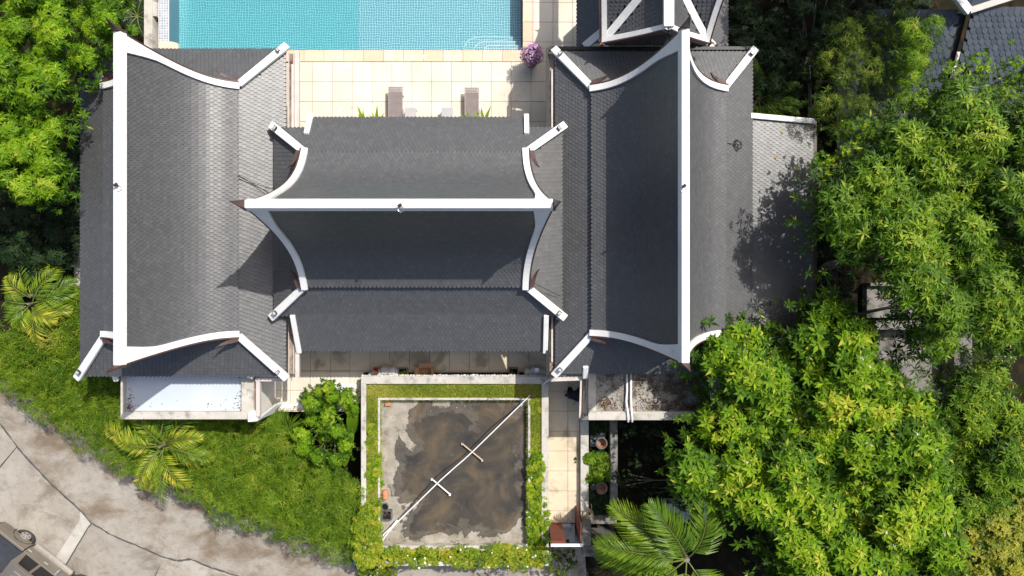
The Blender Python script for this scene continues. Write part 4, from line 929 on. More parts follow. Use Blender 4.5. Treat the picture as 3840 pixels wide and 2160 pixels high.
m=MB(); m.box(p[0]-.09,p[0]+.09,p[1]-.08,p[1]+.08,.68,.70); m.build('base',M['rust'],t)
p=N(1840+1485/8.587,1360+230/8.587,.8); t=thing('garden_lamp','small silver square lamp on a stake by the boulders','lamp',(p[0],p[1],0))
m=MB(); m.box(p[0]-.08,p[0]+.08,p[1]-.07,p[1]+.08,.74,.82); m.build('lamp_head',M['metal'],t,bevel=.01); m=MB(); m.tube([(p[0],p[1]-.05,0),(p[0],p[1]-.05,.74)],.02,6); m.build('stake',M['black'],t)

# ------------------------------------------------------------------ by the road: tub, camera, ladder, truck
p=W(905,1414,RZ+.6); t=thing('blue_tub','round blue plastic tub beside the road under the yellow shrub','tub',(p[0],p[1],RZ))
m=MB(); m.lathe((p[0],p[1],RZ+.001),[(.22,0),(.28,.55),(.31,.56),(.31,.60),(.27,.60),(.25,.50)],28); m.build('tub_wall',M['blue'],t)
m=MB(); m.lathe((p[0],p[1],RZ+.47),[(.245,0),(.245,.03),(.17,.035),(.165,.06),(.15,.06),(.145,.035),(.06,.035),(.05,.05)],28); m.build('tub_lid',M['blue'],t)
p=W(915,1413,.75); t=thing('security_camera','small white security camera on the garage corner above the blue tub','camera',(p[0],p[1],.5))
m=MB(); m.tube([(p[0]+.02,p[1]+.12,.62),(p[0]-.05,p[1]+.05,.70),(p[0],p[1]-.05,.72)],.035,8); m.build('arm',M['white'],t); m=MB(); m.tube([(p[0]+.0,p[1]-.03,.72),(p[0]+.09,p[1]-.13,.68)],.05,10); m.build('housing',M['white'],t)
m=MB(); m.box(p[0]-.02,p[0]+.10,p[1]+.10,p[1]+.16,.4,.72); m.build('bracket',M['white'],t)
t=thing('ladder','aluminium ladder leaning on the front edge of the planted garage roof','ladder',(-.2,-11.6,RZ))
A0,A1=(-.50,oy0-.06,.85),(-.14,oy0-.06,.85); B0,B1=(-.66,-12.9,RZ),(-.28,-12.9,RZ)
for a,b in ((A0,B0),(A1,B1)):
    m=MB(); m.beam(a,b,.03,.06); m.build('rail',M['metal'],t)
for k in range(9):
    f=(k+.6)/9.4; m=MB(); m.tube([tuple(A0[i]*(1-f)+B0[i]*f+(.03 if i==2 else 0) for i in range(3)),tuple(A1[i]*(1-f)+B1[i]*f+(.03 if i==2 else 0) for i in range(3))],.016,6); m.build('rung',M['metal'],t)

M['truck']=None
def paint():
    m,nt,out=new_mat('champagne_car_paint'); b=bsdf(nt,out,ramp(nt,noise(nt,1.5,3),[(.3,(.235,.21,.175)),(.7,(.275,.245,.205))]),.32,.55,.5); b.inputs['Coat Weight'].default_value=.5; b.inputs['Coat Roughness'].default_value=.08; return m
M['truck']=paint()
def glassm():
    m,nt,out=new_mat('tinted_glass'); bsdf(nt,out,(.012,.012,.014),.06,0,.6); return m
M['tint_glass']=glassm()
M['tyre']=speckled('tyre_rubber',(.035,.034,.033),(.07,.068,.065),8,.85)
M['rim']=speckled('alloy_rim',(.55,.54,.53),(.68,.67,.66),6,.3,metal=.7)
M['liner']=speckled('bed_liner',(.03,.035,.045),(.05,.056,.07),4,.6,(.16,.16,.17),9,(.68,.72))
wx,wy,_=N(97,2009.5,RZ+.40); hd=Vector((.788,-.616,0)).normalized(); lf_=Vector((-hd.y,hd.x,0))
orig=Vector((wx,wy,RZ))-lf_*.90
def tw(x,y,z): q=orig+hd*x+lf_*y; return (q.x,q.y,RZ+z)
tk=thing('pickup_truck','champagne double-cab pickup truck parked on the road at the lower left','pickup truck',(orig.x,orig.y,RZ))
def tmesh(name,secs,mat,parent=None,bevel=0,smooth=False):
    """loft of closed sections given as [(x, [(y,z)...])]"""
    m=MB(); n=len(secs[0][1]); vs=[tw(x,y,z) for x,s in secs for (y,z) in s]; f=[tuple(range(n)),tuple((len(secs)-1)*n+k for k in range(n-1,-1,-1))]
    for i in range(len(secs)-1):
        for k in range(n): f.append((i*n+k,i*n+n+k,i*n+n+(k+1)%n,i*n+(k+1)%n))
    m.add(vs,f); return m.build(name,mat,parent or tk,smooth=smooth,bevel=bevel)
def bodysec(w,zb,zs,zt_,ws): return [(-w*.96,zb),(-w,zs),(-ws,zt_),(ws,zt_),(w,zs),(w*.96,zb)]
# load bed: sides, tailgate, floor
for sg in (-1,1):
    tmesh('bed_side',[(-1.05,[(sg*.72,.48),(sg*.90,.48),(sg*.915,.80),(sg*.88,1.06),(sg*.78,1.08),(sg*.74,1.0)]),(.50,[(sg*.72,.48),(sg*.90,.48),(sg*.915,.80),(sg*.88,1.06),(sg*.78,1.08),(sg*.74,1.0)])],M['truck'],bevel=.015)
tmesh('tailgate',[(-1.12,[(-.80,.5),(.80,.5),(.82,1.05),(-.82,1.05)]),(-1.05,[(-.80,.5),(.80,.5),(.82,1.05),(-.82,1.05)])],M['truck'],bevel=.012)
tmesh('bed_liner',[(-1.04,[(-.73,.60),(.73,.60),(.735,.64),(-.735,.64)]),(.49,[(-.73,.60),(.73,.60),(.735,.64),(-.735,.64)])],M['liner'])
for sg in (-1,1): tmesh('bed_rail',[(-1.04,[(sg*.76,1.082),(sg*.79,1.082),(sg*.79,1.10),(sg*.76,1.10)]),(.48,[(sg*.76,1.082),(sg*.79,1.082),(sg*.79,1.10),(sg*.76,1.10)])],M['black'])
# cab lower body and bonnet
tmesh('cab_body',[(.53,bodysec(.90,.38,.82,1.08,.84)),(1.6,bodysec(.915,.36,.82,1.09,.85)),(2.55,bodysec(.915,.36,.82,1.08,.84))],M['truck'],bevel=.03)
tmesh('bonnet',[(2.56,bodysec(.915,.45,.82,1.07,.83)),(3.5,bodysec(.90,.45,.78,1.0,.76)),(4.05,bodysec(.82,.45,.70,.86,.66))],M['truck'],bevel=.04)
tmesh('cab_roof',[(.56,[(-.82,1.09),(.82,1.09),(.66,1.66),(-.66,1.66)]),(.95,[(-.83,1.10),(.83,1.10),(.65,1.74),(-.65,1.74)]),(1.75,[(-.83,1.10),(.83,1.10),(.64,1.74),(-.64,1.74)]),(2.02,[(-.83,1.09),(.83,1.09),(.62,1.68),(-.62,1.68)]),(2.62,[(-.80,1.075),(.80,1.075),(.79,1.09),(-.79,1.09)])],M['truck'],bevel=.03)
for k in range(5):
    y=-.44+.22*k; tmesh('roof_rib',[(.95,[(y-.03,1.741),(y+.03,1.741),(y+.015,1.757),(y-.015,1.757)]),(1.65,[(y-.03,1.741),(y+.03,1.741),(y+.015,1.757),(y-.015,1.757)])],M['truck'])
for sg in (-1,1):
    def sidepane(name,x0,x1,x2,x3):
        m=MB(); f=lambda x,z: tw(x,sg*(.845-(z-1.10)*.285),z)
        q=[f(x0,1.15),f(x1,1.15),f(x2,1.62),f(x3,1.62)]; q2=[tw(0,sg*.012,0) for _ in q]
        o0=Vector(tw(0,0,0)); ofs=Vector(tw(0,sg*.016,.004))-o0
        v=q+[tuple(Vector(p)+ofs) for p in q]; m.add(v,[(0,1,2,3),(4,5,6,7),(0,1,5,4),(1,2,6,5),(2,3,7,6),(3,0,4,7)]); return m.build(name,M['tint_glass'],tk)
    sidepane('window',.72,1.38,1.38,.84); sidepane('window',1.50,2.32,1.98,1.50)
    for hx in (.62,1.46):
        m=MB(); o_=[tw(hx-.02,sg*.905,.93),tw(hx+.17,sg*.905,.93),tw(hx+.17,sg*.905,.97),tw(hx-.02,sg*.905,.97)]
        ofs=Vector(tw(0,sg*.035,0))-Vector(tw(0,0,0)); m.add(o_+[tuple(Vector(p)+ofs) for p in o_],[(0,1,2,3),(4,5,6,7),(0,1,5,4),(1,2,6,5),(2,3,7,6),(3,0,4,7)]); m.build('door_handle',M['rim'],tk,bevel=.008)
    m=MB(); m.beam(tw(.58,sg*.93,.42),tw(2.5,sg*.93,.42),.12,.05); m.build('side_step',M['rim'],tk)
    m=MB(); m.tube([tw(2.18,sg*.88,1.10),tw(2.2,sg*.98,1.14)],.03,6); m.hexa([tw(2.12,sg*.96,1.05),tw(2.22,sg*.96,1.05),tw(2.24,sg*1.14,1.05),tw(2.14,sg*1.14,1.05)],[tw(2.12,sg*.96,1.24),tw(2.22,sg*.96,1.24),tw(2.24,sg*1.14,1.24),tw(2.14,sg*1.14,1.24)]); m.build('wing_mirror',M['rim'],tk,bevel=.03)
    for x_ in (0.0,3.05):
        wh=MB(); cx=tw(x_,sg*.69,.40); prof=[(.70,.30),(.705,.38),(.74,.405),(.86,.405),(.895,.385),(.905,.31),(.88,.27)]
        n=28; vs=[]; f=[]
        for (yy,rr) in prof:
            for k in range(n):
                a=6.2832*k/n; vs.append(tw(x_+rr*math.cos(a),sg*yy,.405+rr*math.sin(a)))
        for i in range(len(prof)-1):
            for k in range(n): f.append((i*n+k,i*n+(k+1)%n,i*n+n+(k+1)%n,i*n+n+k))
        f.append(tuple(range(n))); wh.add(vs,f); wo_=wh.build('wheel',M['tyre'],tk)
        ri=MB(); 
        for k in range(6):
            a=6.2832*k/6; ca,sa=math.cos(a),math.sin(a); pa=lambda r,t,y: tw(x_+r*ca-t*sa,sg*y,.405+r*sa+t*ca)
            ri.hexa([pa(.02,-.035,.88),pa(.20,-.04,.88),pa(.20,.04,.88),pa(.02,.035,.88)],[pa(.02,-.03,.915),pa(.20,-.036,.912),pa(.20,.036,.912),pa(.02,.03,.915)])
        ring=[(.885,.19),(.914,.195),(.914,.215),(.885,.222)]
        vs=[tw(x_+r*math.cos(6.2832*k/n),sg*y,.405+r*math.sin(6.2832*k/n)) for (y,r) in ring for k in range(n)]
        f=[(i*n+k,i*n+(k+1)%n,((i+1)%4)*n+(k+1)%n,((i+1)%4)*n+k) for i in range(4) for k in range(n)]; ri.add(vs,f); ri.build('rim',M['rim'],wo_)
        ar=MB(); ar.tube([tw(x_+.47*math.cos(math.pi*k/10),sg*.895,.42+.47*math.sin(math.pi*k/10)) for k in range(11)],.025,6); ar.build('wheel_arch',M['black'],tk)
m=MB(); q=[tw(2.08,-.58,1.665),tw(2.08,.58,1.665),tw(2.60,.72,1.105),tw(2.60,-.72,1.105)]; m.add(q+[(p[0],p[1],p[2]+.02) for p in q],[(0,1,2,3),(4,5,6,7),(0,1,5,4),(1,2,6,5),(2,3,7,6),(3,0,4,7)]); m.build('windscreen',M['tint_glass'],tk)
for sg in (-1,1):
    tmesh('headlight',[(3.90,[(sg*.55,.62),(sg*.80,.62),(sg*.80,.76),(sg*.55,.78)]),(4.07,[(sg*.55,.62),(sg*.76,.62),(sg*.76,.72),(sg*.55,.74)])],M['lampglass'])
    tmesh('tail_light',[(-1.09,[(sg*.83,.66),(sg*.90,.66),(sg*.90,.98),(sg*.83,.98)]),(-1.0,[(sg*.83,.66),(sg*.918,.66),(sg*.905,.98),(sg*.83,.98)])],M['red_wood'])
tmesh('front_bumper',[(3.95,[(-.85,.30),(.85,.30),(.85,.56),(-.85,.56)]),(4.14,[(-.72,.32),(.72,.32),(.72,.54),(-.72,.54)])],M['truck'],bevel=.04)
tmesh('chassis',[(-1.0,[(-.6,.30),(.6,.30),(.6,.47),(-.6,.47)]),(4.0,[(-.6,.30),(.6,.30),(.6,.44),(-.6,.44)])],M['black'])

# ------------------------------------------------------------------ person in dark clothes stooping by the wall
def person():
    bx,by,_=N(2134,1474,.5); bx-=.02
    v=[(0,0,.88),(.10,.0,1.05),(.24,.02,1.20),(.34,.03,1.27),(.42,.04,1.27),(.52,.05,1.24),   # pelvis, spine, chest, neck, head
       (-.0,.10,.86),(.12,.13,.48),(.02,.14,.09),(.18,.15,.04),      # left leg
       (0,-.10,.86),(.06,-.13,.47),(-.10,-.14,.09),(.06,-.16,.04),   # right leg
       (.30,.20,1.20),(.42,.30,.98),(.58,.33,.88),(.66,.33,.86),     # left arm
       (.30,-.18,1.20),(.40,-.24,.96),(.56,-.20,.84),(.64,-.19,.82)] # right arm
    e=[(0,1),(1,2),(2,3),(3,4),(4,5),(0,6),(6,7),(7,8),(8,9),(0,10),(10,11),(11,12),(12,13),(2,14),(14,15),(15,16),(16,17),(2,18),(18,19),(19,20),(20,21)]
    r=[.17,.16,.17,.06,.085,.095,.10,.075,.05,.05,.10,.075,.05,.05,.07,.05,.04,.04,.07,.05,.04,.04]
    me=bpy.data.meshes.new('body'); me.from_pydata(v,e,[]); 
    root=thing('person','person in dark navy clothes stooping beside the house wall at the top of the path','person',(bx,by,0))
    o=bpy.data.objects.new('body',me); COL.objects.link(o); o.parent=root
    sk=o.modifiers.new('skin','SKIN'); sv=me.skin_vertices[0].data
    for i,q in enumerate(r): sv[i].radius=(q,q); sv[i].use_root=(i==0)
    sb=o.modifiers.new('sub','SUBSURF'); sb.levels=2; sb.render_levels=2
    M['navy']=speckled('navy_cloth',(.006,.007,.014),(.012,.013,.024),6,.9); me.materials.append(M['navy'])
    h=MB(); c=(bx+.52,by+.05,1.25)
    for rr,zz in (): pass
    h.lathe((c[0]-.01,c[1],c[2]-.02),[(.095,0),(.112,.05),(.105,.09),(.07,.125),(.02,.14)],16); h.build('hair',M['black'],root,smooth=True)
    for (hx,hy,hz) in ((.66,.33,.86),(.64,-.19,.82)):
        hm=MB()
        hm.box(bx+hx,bx+hx+.08,by+hy-.04,by+hy+.04,hz-.012,hz+.014)
        for k,(dy,L_) in enumerate(((-.03,.06),(-.01,.075),(.01,.07),(.03,.055))): hm.tube([(bx+hx+.075,by+hy+dy,hz),(bx+hx+.075+L_*.6,by+hy+dy,hz-.008),(bx+hx+.075+L_,by+hy+dy,hz-.03)],[.0085,.008,.006],6)
        hm.tube([(bx+hx+.02,by+hy+.035,hz),(bx+hx+.05,by+hy+.065,hz-.01),(bx+hx+.075,by+hy+.07,hz-.02)],[.009,.008,.006],6)
        M.setdefault('skin',speckled('skin',(.28,.16,.10),(.33,.20,.13),6,.6)); hm.build('hand',M['skin'],root,smooth=True)
person()

# ------------------------------------------------------------------ vegetation
def unit(a): return a/(np.linalg.norm(a,axis=-1,keepdims=True)+1e-9)
LF=[(0,1,3),(1,4,3),(4,2,3),(2,0,3)]
def leaves(mb,P,D,Nn,L,Wd,tint,droop=.25,fold=.12):
    """creased blades: base P, direction D, upper normal Nn, length L, width Wd"""
    D=unit(D); S=unit(np.cross(D,Nn)); Nn=np.cross(S,D); L=np.broadcast_to(L,(len(P),))[:,None]; Wd=np.broadcast_to(Wd,(len(P),))[:,None]
    mid=P+D*L*.5; V=np.stack([P,mid+S*Wd*.5+Nn*Wd*fold-Nn*droop*L*.1,mid-S*Wd*.5+Nn*Wd*fold-Nn*droop*L*.1,mid+D*L*.05-Nn*Wd*fold,P+D*L-Nn*droop*L*.6],1)
    mb.inst(V,LF,tint)
def blades(mb,P,D,Nn,L,Wd,tint,droop=.2):
    D=unit(D); S=unit(np.cross(D,Nn)); Nn=np.cross(S,D); L=np.broadcast_to(L,(len(P),))[:,None]; Wd=np.broadcast_to(Wd,(len(P),))[:,None]
    V=np.stack([P,P+D*L*.4+S*Wd*.5,P+D*L-Nn*L*droop,P+D*L*.4-S*Wd*.5],1); mb.inst(V,[(0,1,2,3)],tint)
def rosettes(mb,C,A,n,L,Wd,tint,elev=(.05,.6),droop=.3,kind=leaves,tv=.12):
    """n blades radiating round axis A at each centre C"""
    A=unit(A); k=len(C); ref=np.where(np.abs(A[:,2:3])<.9,np.array([[0,0,1.]]),np.array([[1.,0,0]]))
    X=unit(np.cross(ref,A)); Y=np.cross(A,X)
    ang=(np.arange(n)[None,:]/n*2*np.pi+RNG.uniform(0,6.28,(k,1))+RNG.normal(0,.18,(k,n)))
    el=RNG.uniform(elev[0],elev[1],(k,n))
    D=(np.cos(ang)[...,None]*X[:,None]+np.sin(ang)[...,None]*Y[:,None])*np.cos(el)[...,None]+A[:,None]*np.sin(el)[...,None]
    P=np.repeat(C[:,None],n,1); Nn=np.repeat(A[:,None],n,1); sc=RNG.uniform(.7,1.15,(k,n))*np.broadcast_to(RNG.uniform(.65,1.25,(k,1)),(k,n))
    t=np.clip(np.asarray(tint)[:,None]+RNG.normal(0,tv,(k,n)),0,1); t=np.where(RNG.random((k,n))<.025,1.0,t)
    kind(mb,P.reshape(-1,3),D.reshape(-1,3),Nn.reshape(-1,3),(L*sc).ravel(),(Wd*sc).ravel(),t.ravel(),droop)
def inside(poly,x,y):
    r=np.zeros(len(x),bool); j=len(poly)-1
    for i in range(len(poly)):
        xi,yi=poly[i]; xj,yj=poly[j]
        r^=((yi>y)!=(yj>y))&(x<(xj-xi)*(y-yi)/(yj-yi+1e-12)+xi); j=i
    return r
def sample_poly(poly,n):
    a=np.array(poly); lo,hi=a.min(0),a.max(0); out=np.zeros((0,2))
    while len(out)<n:
        q=RNG.uniform(lo,hi,(n*2,2)); out=np.concatenate([out,q[inside(poly,q[:,0],q[:,1])]])
    return out[:n]
def lump_centres(poly_d,z,zv,sep):
    """leafy lumps spread over a region traced at height z"""
    poly=[W(x,y,z)[:2] for x,y in poly_d]; q=sample_poly(poly,1500); keep=[]
    for p in q:
        if all((p[0]-k[0])**2+(p[1]-k[1])**2>sep*sep for k in keep): keep.append(p)
    keep=np.array(keep); return np.c_[keep,z+RNG.uniform(-zv,zv,len(keep))]
def dome_points(Cs,r,n,shell=(.6,1.02),zmin=-.25,flat=.75):
    C=np.repeat(Cs,n,0); d=unit(RNG.normal(0,1,(len(C),3))); d[:,2]=np.where(d[:,2]<zmin,-d[:,2],d[:,2])
    rr=r*RNG.uniform(shell[0],shell[1],(len(C),1))*np.repeat(RNG.uniform(.75,1.2,(len(Cs),1)),n,0)
    return C+d*rr*np.array([1,1,flat]), d
def tree(name,label,cat,base,Cs,r,per,style,leafmat,group=None,trunk_r=.16,limb=.05,lean=None,flowers=0):
    t=thing(name,label,cat,base,group); b=Vector(base); top=Vector(Cs.mean(0)); top.z-=r*.8
    tr=MB(); fork=b.lerp(top,.55); fork.x+=RNG.uniform(-.2,.2); tr.tube([tuple(b),tuple(b.lerp(fork,.5)+Vector((RNG.uniform(-.1,.1),RNG.uniform(-.1,.1),0))),tuple(fork)],[trunk_r,trunk_r*.85,trunk_r*.7],9)
    tr.build('trunk',M['bark'],t)
    lm=MB(); idx=RNG.permutation(len(Cs))[:16]; limb*=.7
    for i in idx:
        c=Vector(Cs[i]); m_=fork.lerp(c,.5)+Vector((0,0,RNG.uniform(-.3,.1))); lm.tube([tuple(fork),tuple(m_),tuple(c)],[limb*1.3,limb*.8,limb*.3],6)
        for k in range(2):
            q=c+Vector((RNG.uniform(-1,1)*r*.7,RNG.uniform(-1,1)*r*.7,RNG.uniform(0,.6)*r)); lm.tube([tuple(m_.lerp(c,.6)),tuple(q)],[limb*.4,limb*.15],5)
    lm.build('limb',M['bark'],t)
    cr=MB(); P,d=dome_points(Cs,r,per); A=unit(d*.75+np.array([0,0,.85])+RNG.normal(0,.25,d.shape))
    hgt=np.clip((d[:,2]+.2)/1.2,0,1); tint=np.clip(.10+.62*hgt**1.3+RNG.normal(0,.10,len(P))+np.repeat(RNG.normal(0,.10,len(Cs)),per),0,1)  # upward-facing clusters paler: light from above put into the tint
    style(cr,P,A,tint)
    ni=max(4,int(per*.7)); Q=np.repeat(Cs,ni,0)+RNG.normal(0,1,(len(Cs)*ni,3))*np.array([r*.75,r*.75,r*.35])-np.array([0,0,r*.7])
    style(cr,Q,unit(RNG.normal(0,.5,Q.shape)+np.array([0,0,1.])),np.clip(RNG.normal(.10,.10,len(Q)),0,1))  # lower inner leaves: crown shade put into a dark tint
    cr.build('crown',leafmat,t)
    if flowers:
        fl=MB(); k=RNG.permutation(len(P))[:flowers]; rosettes(fl,P[k]+A[k]*.05,A[k],6,.07,.02,np.full(flowers,.7),(.3,1.2)); fl.build('blossom',M['petal_white'],t)
    return t
st_whorl=lambda mb,P,A,t: rosettes(mb,P,A,10,.20,.052,t,(-.1,.4),.5)
st_plum =lambda mb,P,A,t: rosettes(mb,P,A,9,.27,.058,t,(.0,.75),.35)
st_oval =lambda mb,P,A,t: rosettes(mb,P,A,7,.29,.10,t,(.05,.7),.3)
st_small=lambda mb,P,A,t: rosettes(mb,P,A,7,.11,.05,t,(.0,.6),.3)
st_tuft =lambda mb,P,A,t: rosettes(mb,P,A,8,.17,.022,t,(-.1,.7),.35,kind=blades)

polyA=[(-80,-80),(230,-80),(325,-40),(318,30),(292,80),(236,98),(215,140),(180,205),(140,215),(60,265),(-80,255)]
C=lump_centres([(20+(x-20)*.93,y) for x,y in polyA],5.2,.5,.62)
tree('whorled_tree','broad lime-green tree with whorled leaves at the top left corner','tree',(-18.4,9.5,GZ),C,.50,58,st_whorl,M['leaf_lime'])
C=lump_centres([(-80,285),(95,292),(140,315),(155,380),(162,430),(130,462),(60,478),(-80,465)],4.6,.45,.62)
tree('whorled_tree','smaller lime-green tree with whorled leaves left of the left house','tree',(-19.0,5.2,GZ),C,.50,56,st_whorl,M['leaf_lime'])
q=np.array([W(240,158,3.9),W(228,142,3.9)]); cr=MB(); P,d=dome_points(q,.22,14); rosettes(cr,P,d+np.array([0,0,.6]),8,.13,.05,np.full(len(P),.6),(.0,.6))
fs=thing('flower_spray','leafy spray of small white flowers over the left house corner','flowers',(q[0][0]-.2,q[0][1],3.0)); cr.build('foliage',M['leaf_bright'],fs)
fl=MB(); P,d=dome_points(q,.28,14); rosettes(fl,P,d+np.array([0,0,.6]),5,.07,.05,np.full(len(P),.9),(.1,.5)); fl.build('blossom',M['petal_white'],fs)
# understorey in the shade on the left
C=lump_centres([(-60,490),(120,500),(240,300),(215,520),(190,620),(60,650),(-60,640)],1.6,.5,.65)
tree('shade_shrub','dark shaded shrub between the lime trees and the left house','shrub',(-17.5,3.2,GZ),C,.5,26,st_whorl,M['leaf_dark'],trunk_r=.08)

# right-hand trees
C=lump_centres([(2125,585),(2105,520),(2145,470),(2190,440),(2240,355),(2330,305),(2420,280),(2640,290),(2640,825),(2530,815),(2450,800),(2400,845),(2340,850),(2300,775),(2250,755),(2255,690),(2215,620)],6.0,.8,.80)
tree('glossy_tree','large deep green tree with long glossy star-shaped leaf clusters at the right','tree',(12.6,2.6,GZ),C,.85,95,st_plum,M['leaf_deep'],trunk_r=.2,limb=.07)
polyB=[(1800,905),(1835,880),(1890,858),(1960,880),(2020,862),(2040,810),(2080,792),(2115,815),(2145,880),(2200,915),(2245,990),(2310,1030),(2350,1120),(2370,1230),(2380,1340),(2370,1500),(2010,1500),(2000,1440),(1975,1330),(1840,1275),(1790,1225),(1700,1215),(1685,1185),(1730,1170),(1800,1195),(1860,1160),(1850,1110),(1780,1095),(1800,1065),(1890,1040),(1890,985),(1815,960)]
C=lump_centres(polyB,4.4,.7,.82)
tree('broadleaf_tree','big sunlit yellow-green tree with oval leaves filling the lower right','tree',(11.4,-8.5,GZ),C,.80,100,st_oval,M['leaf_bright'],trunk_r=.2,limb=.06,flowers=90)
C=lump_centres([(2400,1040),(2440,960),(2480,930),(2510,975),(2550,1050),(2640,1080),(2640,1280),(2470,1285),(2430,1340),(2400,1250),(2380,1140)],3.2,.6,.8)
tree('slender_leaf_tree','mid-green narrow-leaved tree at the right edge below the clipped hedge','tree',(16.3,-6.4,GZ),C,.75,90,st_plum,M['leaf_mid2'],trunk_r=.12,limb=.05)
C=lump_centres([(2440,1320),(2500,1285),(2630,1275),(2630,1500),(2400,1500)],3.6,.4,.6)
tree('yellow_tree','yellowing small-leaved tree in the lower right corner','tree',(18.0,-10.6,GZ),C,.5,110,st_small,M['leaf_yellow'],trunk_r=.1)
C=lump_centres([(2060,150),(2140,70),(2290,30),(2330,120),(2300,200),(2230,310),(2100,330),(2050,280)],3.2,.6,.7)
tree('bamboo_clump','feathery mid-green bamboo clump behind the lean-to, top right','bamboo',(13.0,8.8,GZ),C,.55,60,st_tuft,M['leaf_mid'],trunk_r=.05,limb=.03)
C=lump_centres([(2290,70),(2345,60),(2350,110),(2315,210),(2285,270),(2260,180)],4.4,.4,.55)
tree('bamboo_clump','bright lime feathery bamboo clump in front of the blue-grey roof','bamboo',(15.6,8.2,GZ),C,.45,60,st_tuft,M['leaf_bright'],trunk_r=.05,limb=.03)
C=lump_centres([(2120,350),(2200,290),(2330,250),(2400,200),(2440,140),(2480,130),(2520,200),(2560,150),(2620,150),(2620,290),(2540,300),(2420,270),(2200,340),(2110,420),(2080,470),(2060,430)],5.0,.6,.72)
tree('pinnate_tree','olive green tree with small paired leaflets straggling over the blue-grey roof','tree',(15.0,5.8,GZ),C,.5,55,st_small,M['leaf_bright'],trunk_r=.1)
C=lump_centres([(1880,-120),(2330,-120),(2320,20),(2150,60),(2050,120),(1990,260),(2040,400),(2060,520),(2100,700),(2060,850),(2040,300),(1900,260),(1850,100)],.6,.6,.75)
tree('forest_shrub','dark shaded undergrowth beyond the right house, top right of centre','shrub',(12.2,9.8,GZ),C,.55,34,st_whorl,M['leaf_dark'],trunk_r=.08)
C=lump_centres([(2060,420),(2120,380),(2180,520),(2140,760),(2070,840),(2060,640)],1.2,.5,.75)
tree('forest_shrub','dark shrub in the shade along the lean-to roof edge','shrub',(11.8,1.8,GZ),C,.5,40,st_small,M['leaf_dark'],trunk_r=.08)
C=lump_centres([(2250,-300),(2350,-700),(2900,-700),(2900,-330),(2600,-290)],8.5,.8,.8)  # unseen canopy, outline set so that its shadow darkens the undergrowth
tree('unseen_shade_tree','unseen tall tree added beyond the top edge to shade the undergrowth','tree',(16.0,14.0,GZ),C,.75,34,st_plum,M['leaf_deep'],trunk_r=.25,limb=.08)
C=lump_centres([(1560,1075),(1700,1070),(1850,1080),(1900,1300),(2400,1100),(2500,1450),(2000,1480),(1700,1300),(1560,1200)],.2,.5,.9)
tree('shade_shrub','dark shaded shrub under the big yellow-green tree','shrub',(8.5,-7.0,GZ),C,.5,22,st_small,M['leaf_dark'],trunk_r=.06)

# palms: every frond is a part of its own
def frond(parent,c,az,L,e0,e1,ll,lw,mat,n=30,tint=.5,tipy=.0,curve=0.0,start=.14):
    f=MB(); st=MB(); k=16; pts=[Vector(c)]; a=az
    for i in range(k):
        e=e0+(e1-e0)*(i/(k-1)); a+=curve/k; pts.append(pts[-1]+Vector((math.cos(a)*math.cos(e),math.sin(a)*math.cos(e),math.sin(e)))*(L/k))
    st.tube([tuple(p) for p in pts],[.022*(1-i/(k+2))+.004 for i in range(k+1)],5)
    T=np.linspace(start,1,n); arr=np.array([tuple(p) for p in pts]); ip=T*k; i0=np.minimum(ip.astype(int),k-1); fr=(ip-i0)[:,None]
    P=arr[i0]*(1-fr)+arr[i0+1]*fr; tg=unit(arr[i0+1]-arr[i0]); side=unit(np.cross(tg,np.array([0,0,1.]))); upv=np.cross(side,tg)
    prof=np.sin(np.pi*(T*.86+.12))**.55
    for sg in (-1,1):
        w=np.radians(62-32*T)[:,None]; D=tg*np.cos(w)+sg*side*np.sin(w)+upv*(.22-.25*RNG.random((n,1)))+RNG.normal(0,.05,(n,3))
        tt=np.clip(tint+RNG.normal(0,.10,n)+tipy*T,0,1)
        leaves(f,P,D,upv+RNG.normal(0,.12,(n,3)),ll*prof*RNG.uniform(.85,1.1,n),lw*(.6+.4*prof),tt,.55,.18)
    o=f.build('frond',mat,parent); st.build('midrib',M['frond_stem'],o); return o
def palm(name,label,base,top,fr,ll,lw,mat,trunk_r=.09,n=30,spread=0.0):
    t=thing(name,label,'palm',base); tr=MB(); tr.tube([base,tuple((base[i]+top[i])/2+(.05 if i<2 else 0) for i in range(3)),top],[trunk_r*1.15,trunk_r,trunk_r*.8],10); tr.build('trunk',M['bark'],t)
    for (az,L,e0,e1,*o) in fr:
        frond(t,(top[0]+(.05+spread*RNG.random())*math.cos(math.radians(az)),top[1]+(.05+spread*RNG.random())*math.sin(math.radians(az)),top[2]-.03-spread*RNG.random()),math.radians(az),L,math.radians(e0),math.radians(e1),ll,lw,mat,n,o[0] if o else .5,o[1] if len(o)>1 else 0,math.radians(o[2]) if len(o)>2 else 0)
    return t
c=W(1728,1408,3.2)
palm('coconut_palm','coconut palm with long glossy fronds below the gate at the bottom edge',(c[0]+.1,c[1]-.2,GZ),c,
     [(140,3.6,34,-18,.52,.12,6),(114,3.3,52,0,.42,.0,18),(55,2.8,36,-5,.42,0,50),(166,3.4,24,-26,.50,.05,10),(187,3.3,12,-36,.48,0,-10),(216,3.2,10,-36,.6),(262,3.0,20,-35,.6),(305,2.8,10,-40,.5)],.95,.08,M['palm'],.13,64)
c=W(400,1125,1.5)
palm('areca_palm','yellow-green areca palm spreading over the hedge by the road',(c[0],c[1]-.05,GZ),c,
     [(a+RNG.uniform(-9,9),1.5+1.0*RNG.random(),60-40*RNG.random(),-25-30*RNG.random(),.5+.35*RNG.random(),.2*RNG.random(),RNG.uniform(-30,30)) for a in (0,22,40,75,120,150,170,190,215,240,262,280,305,335)],.58,.07,M['palm'],.06,20,.32)
c=W(70,765,1.2)
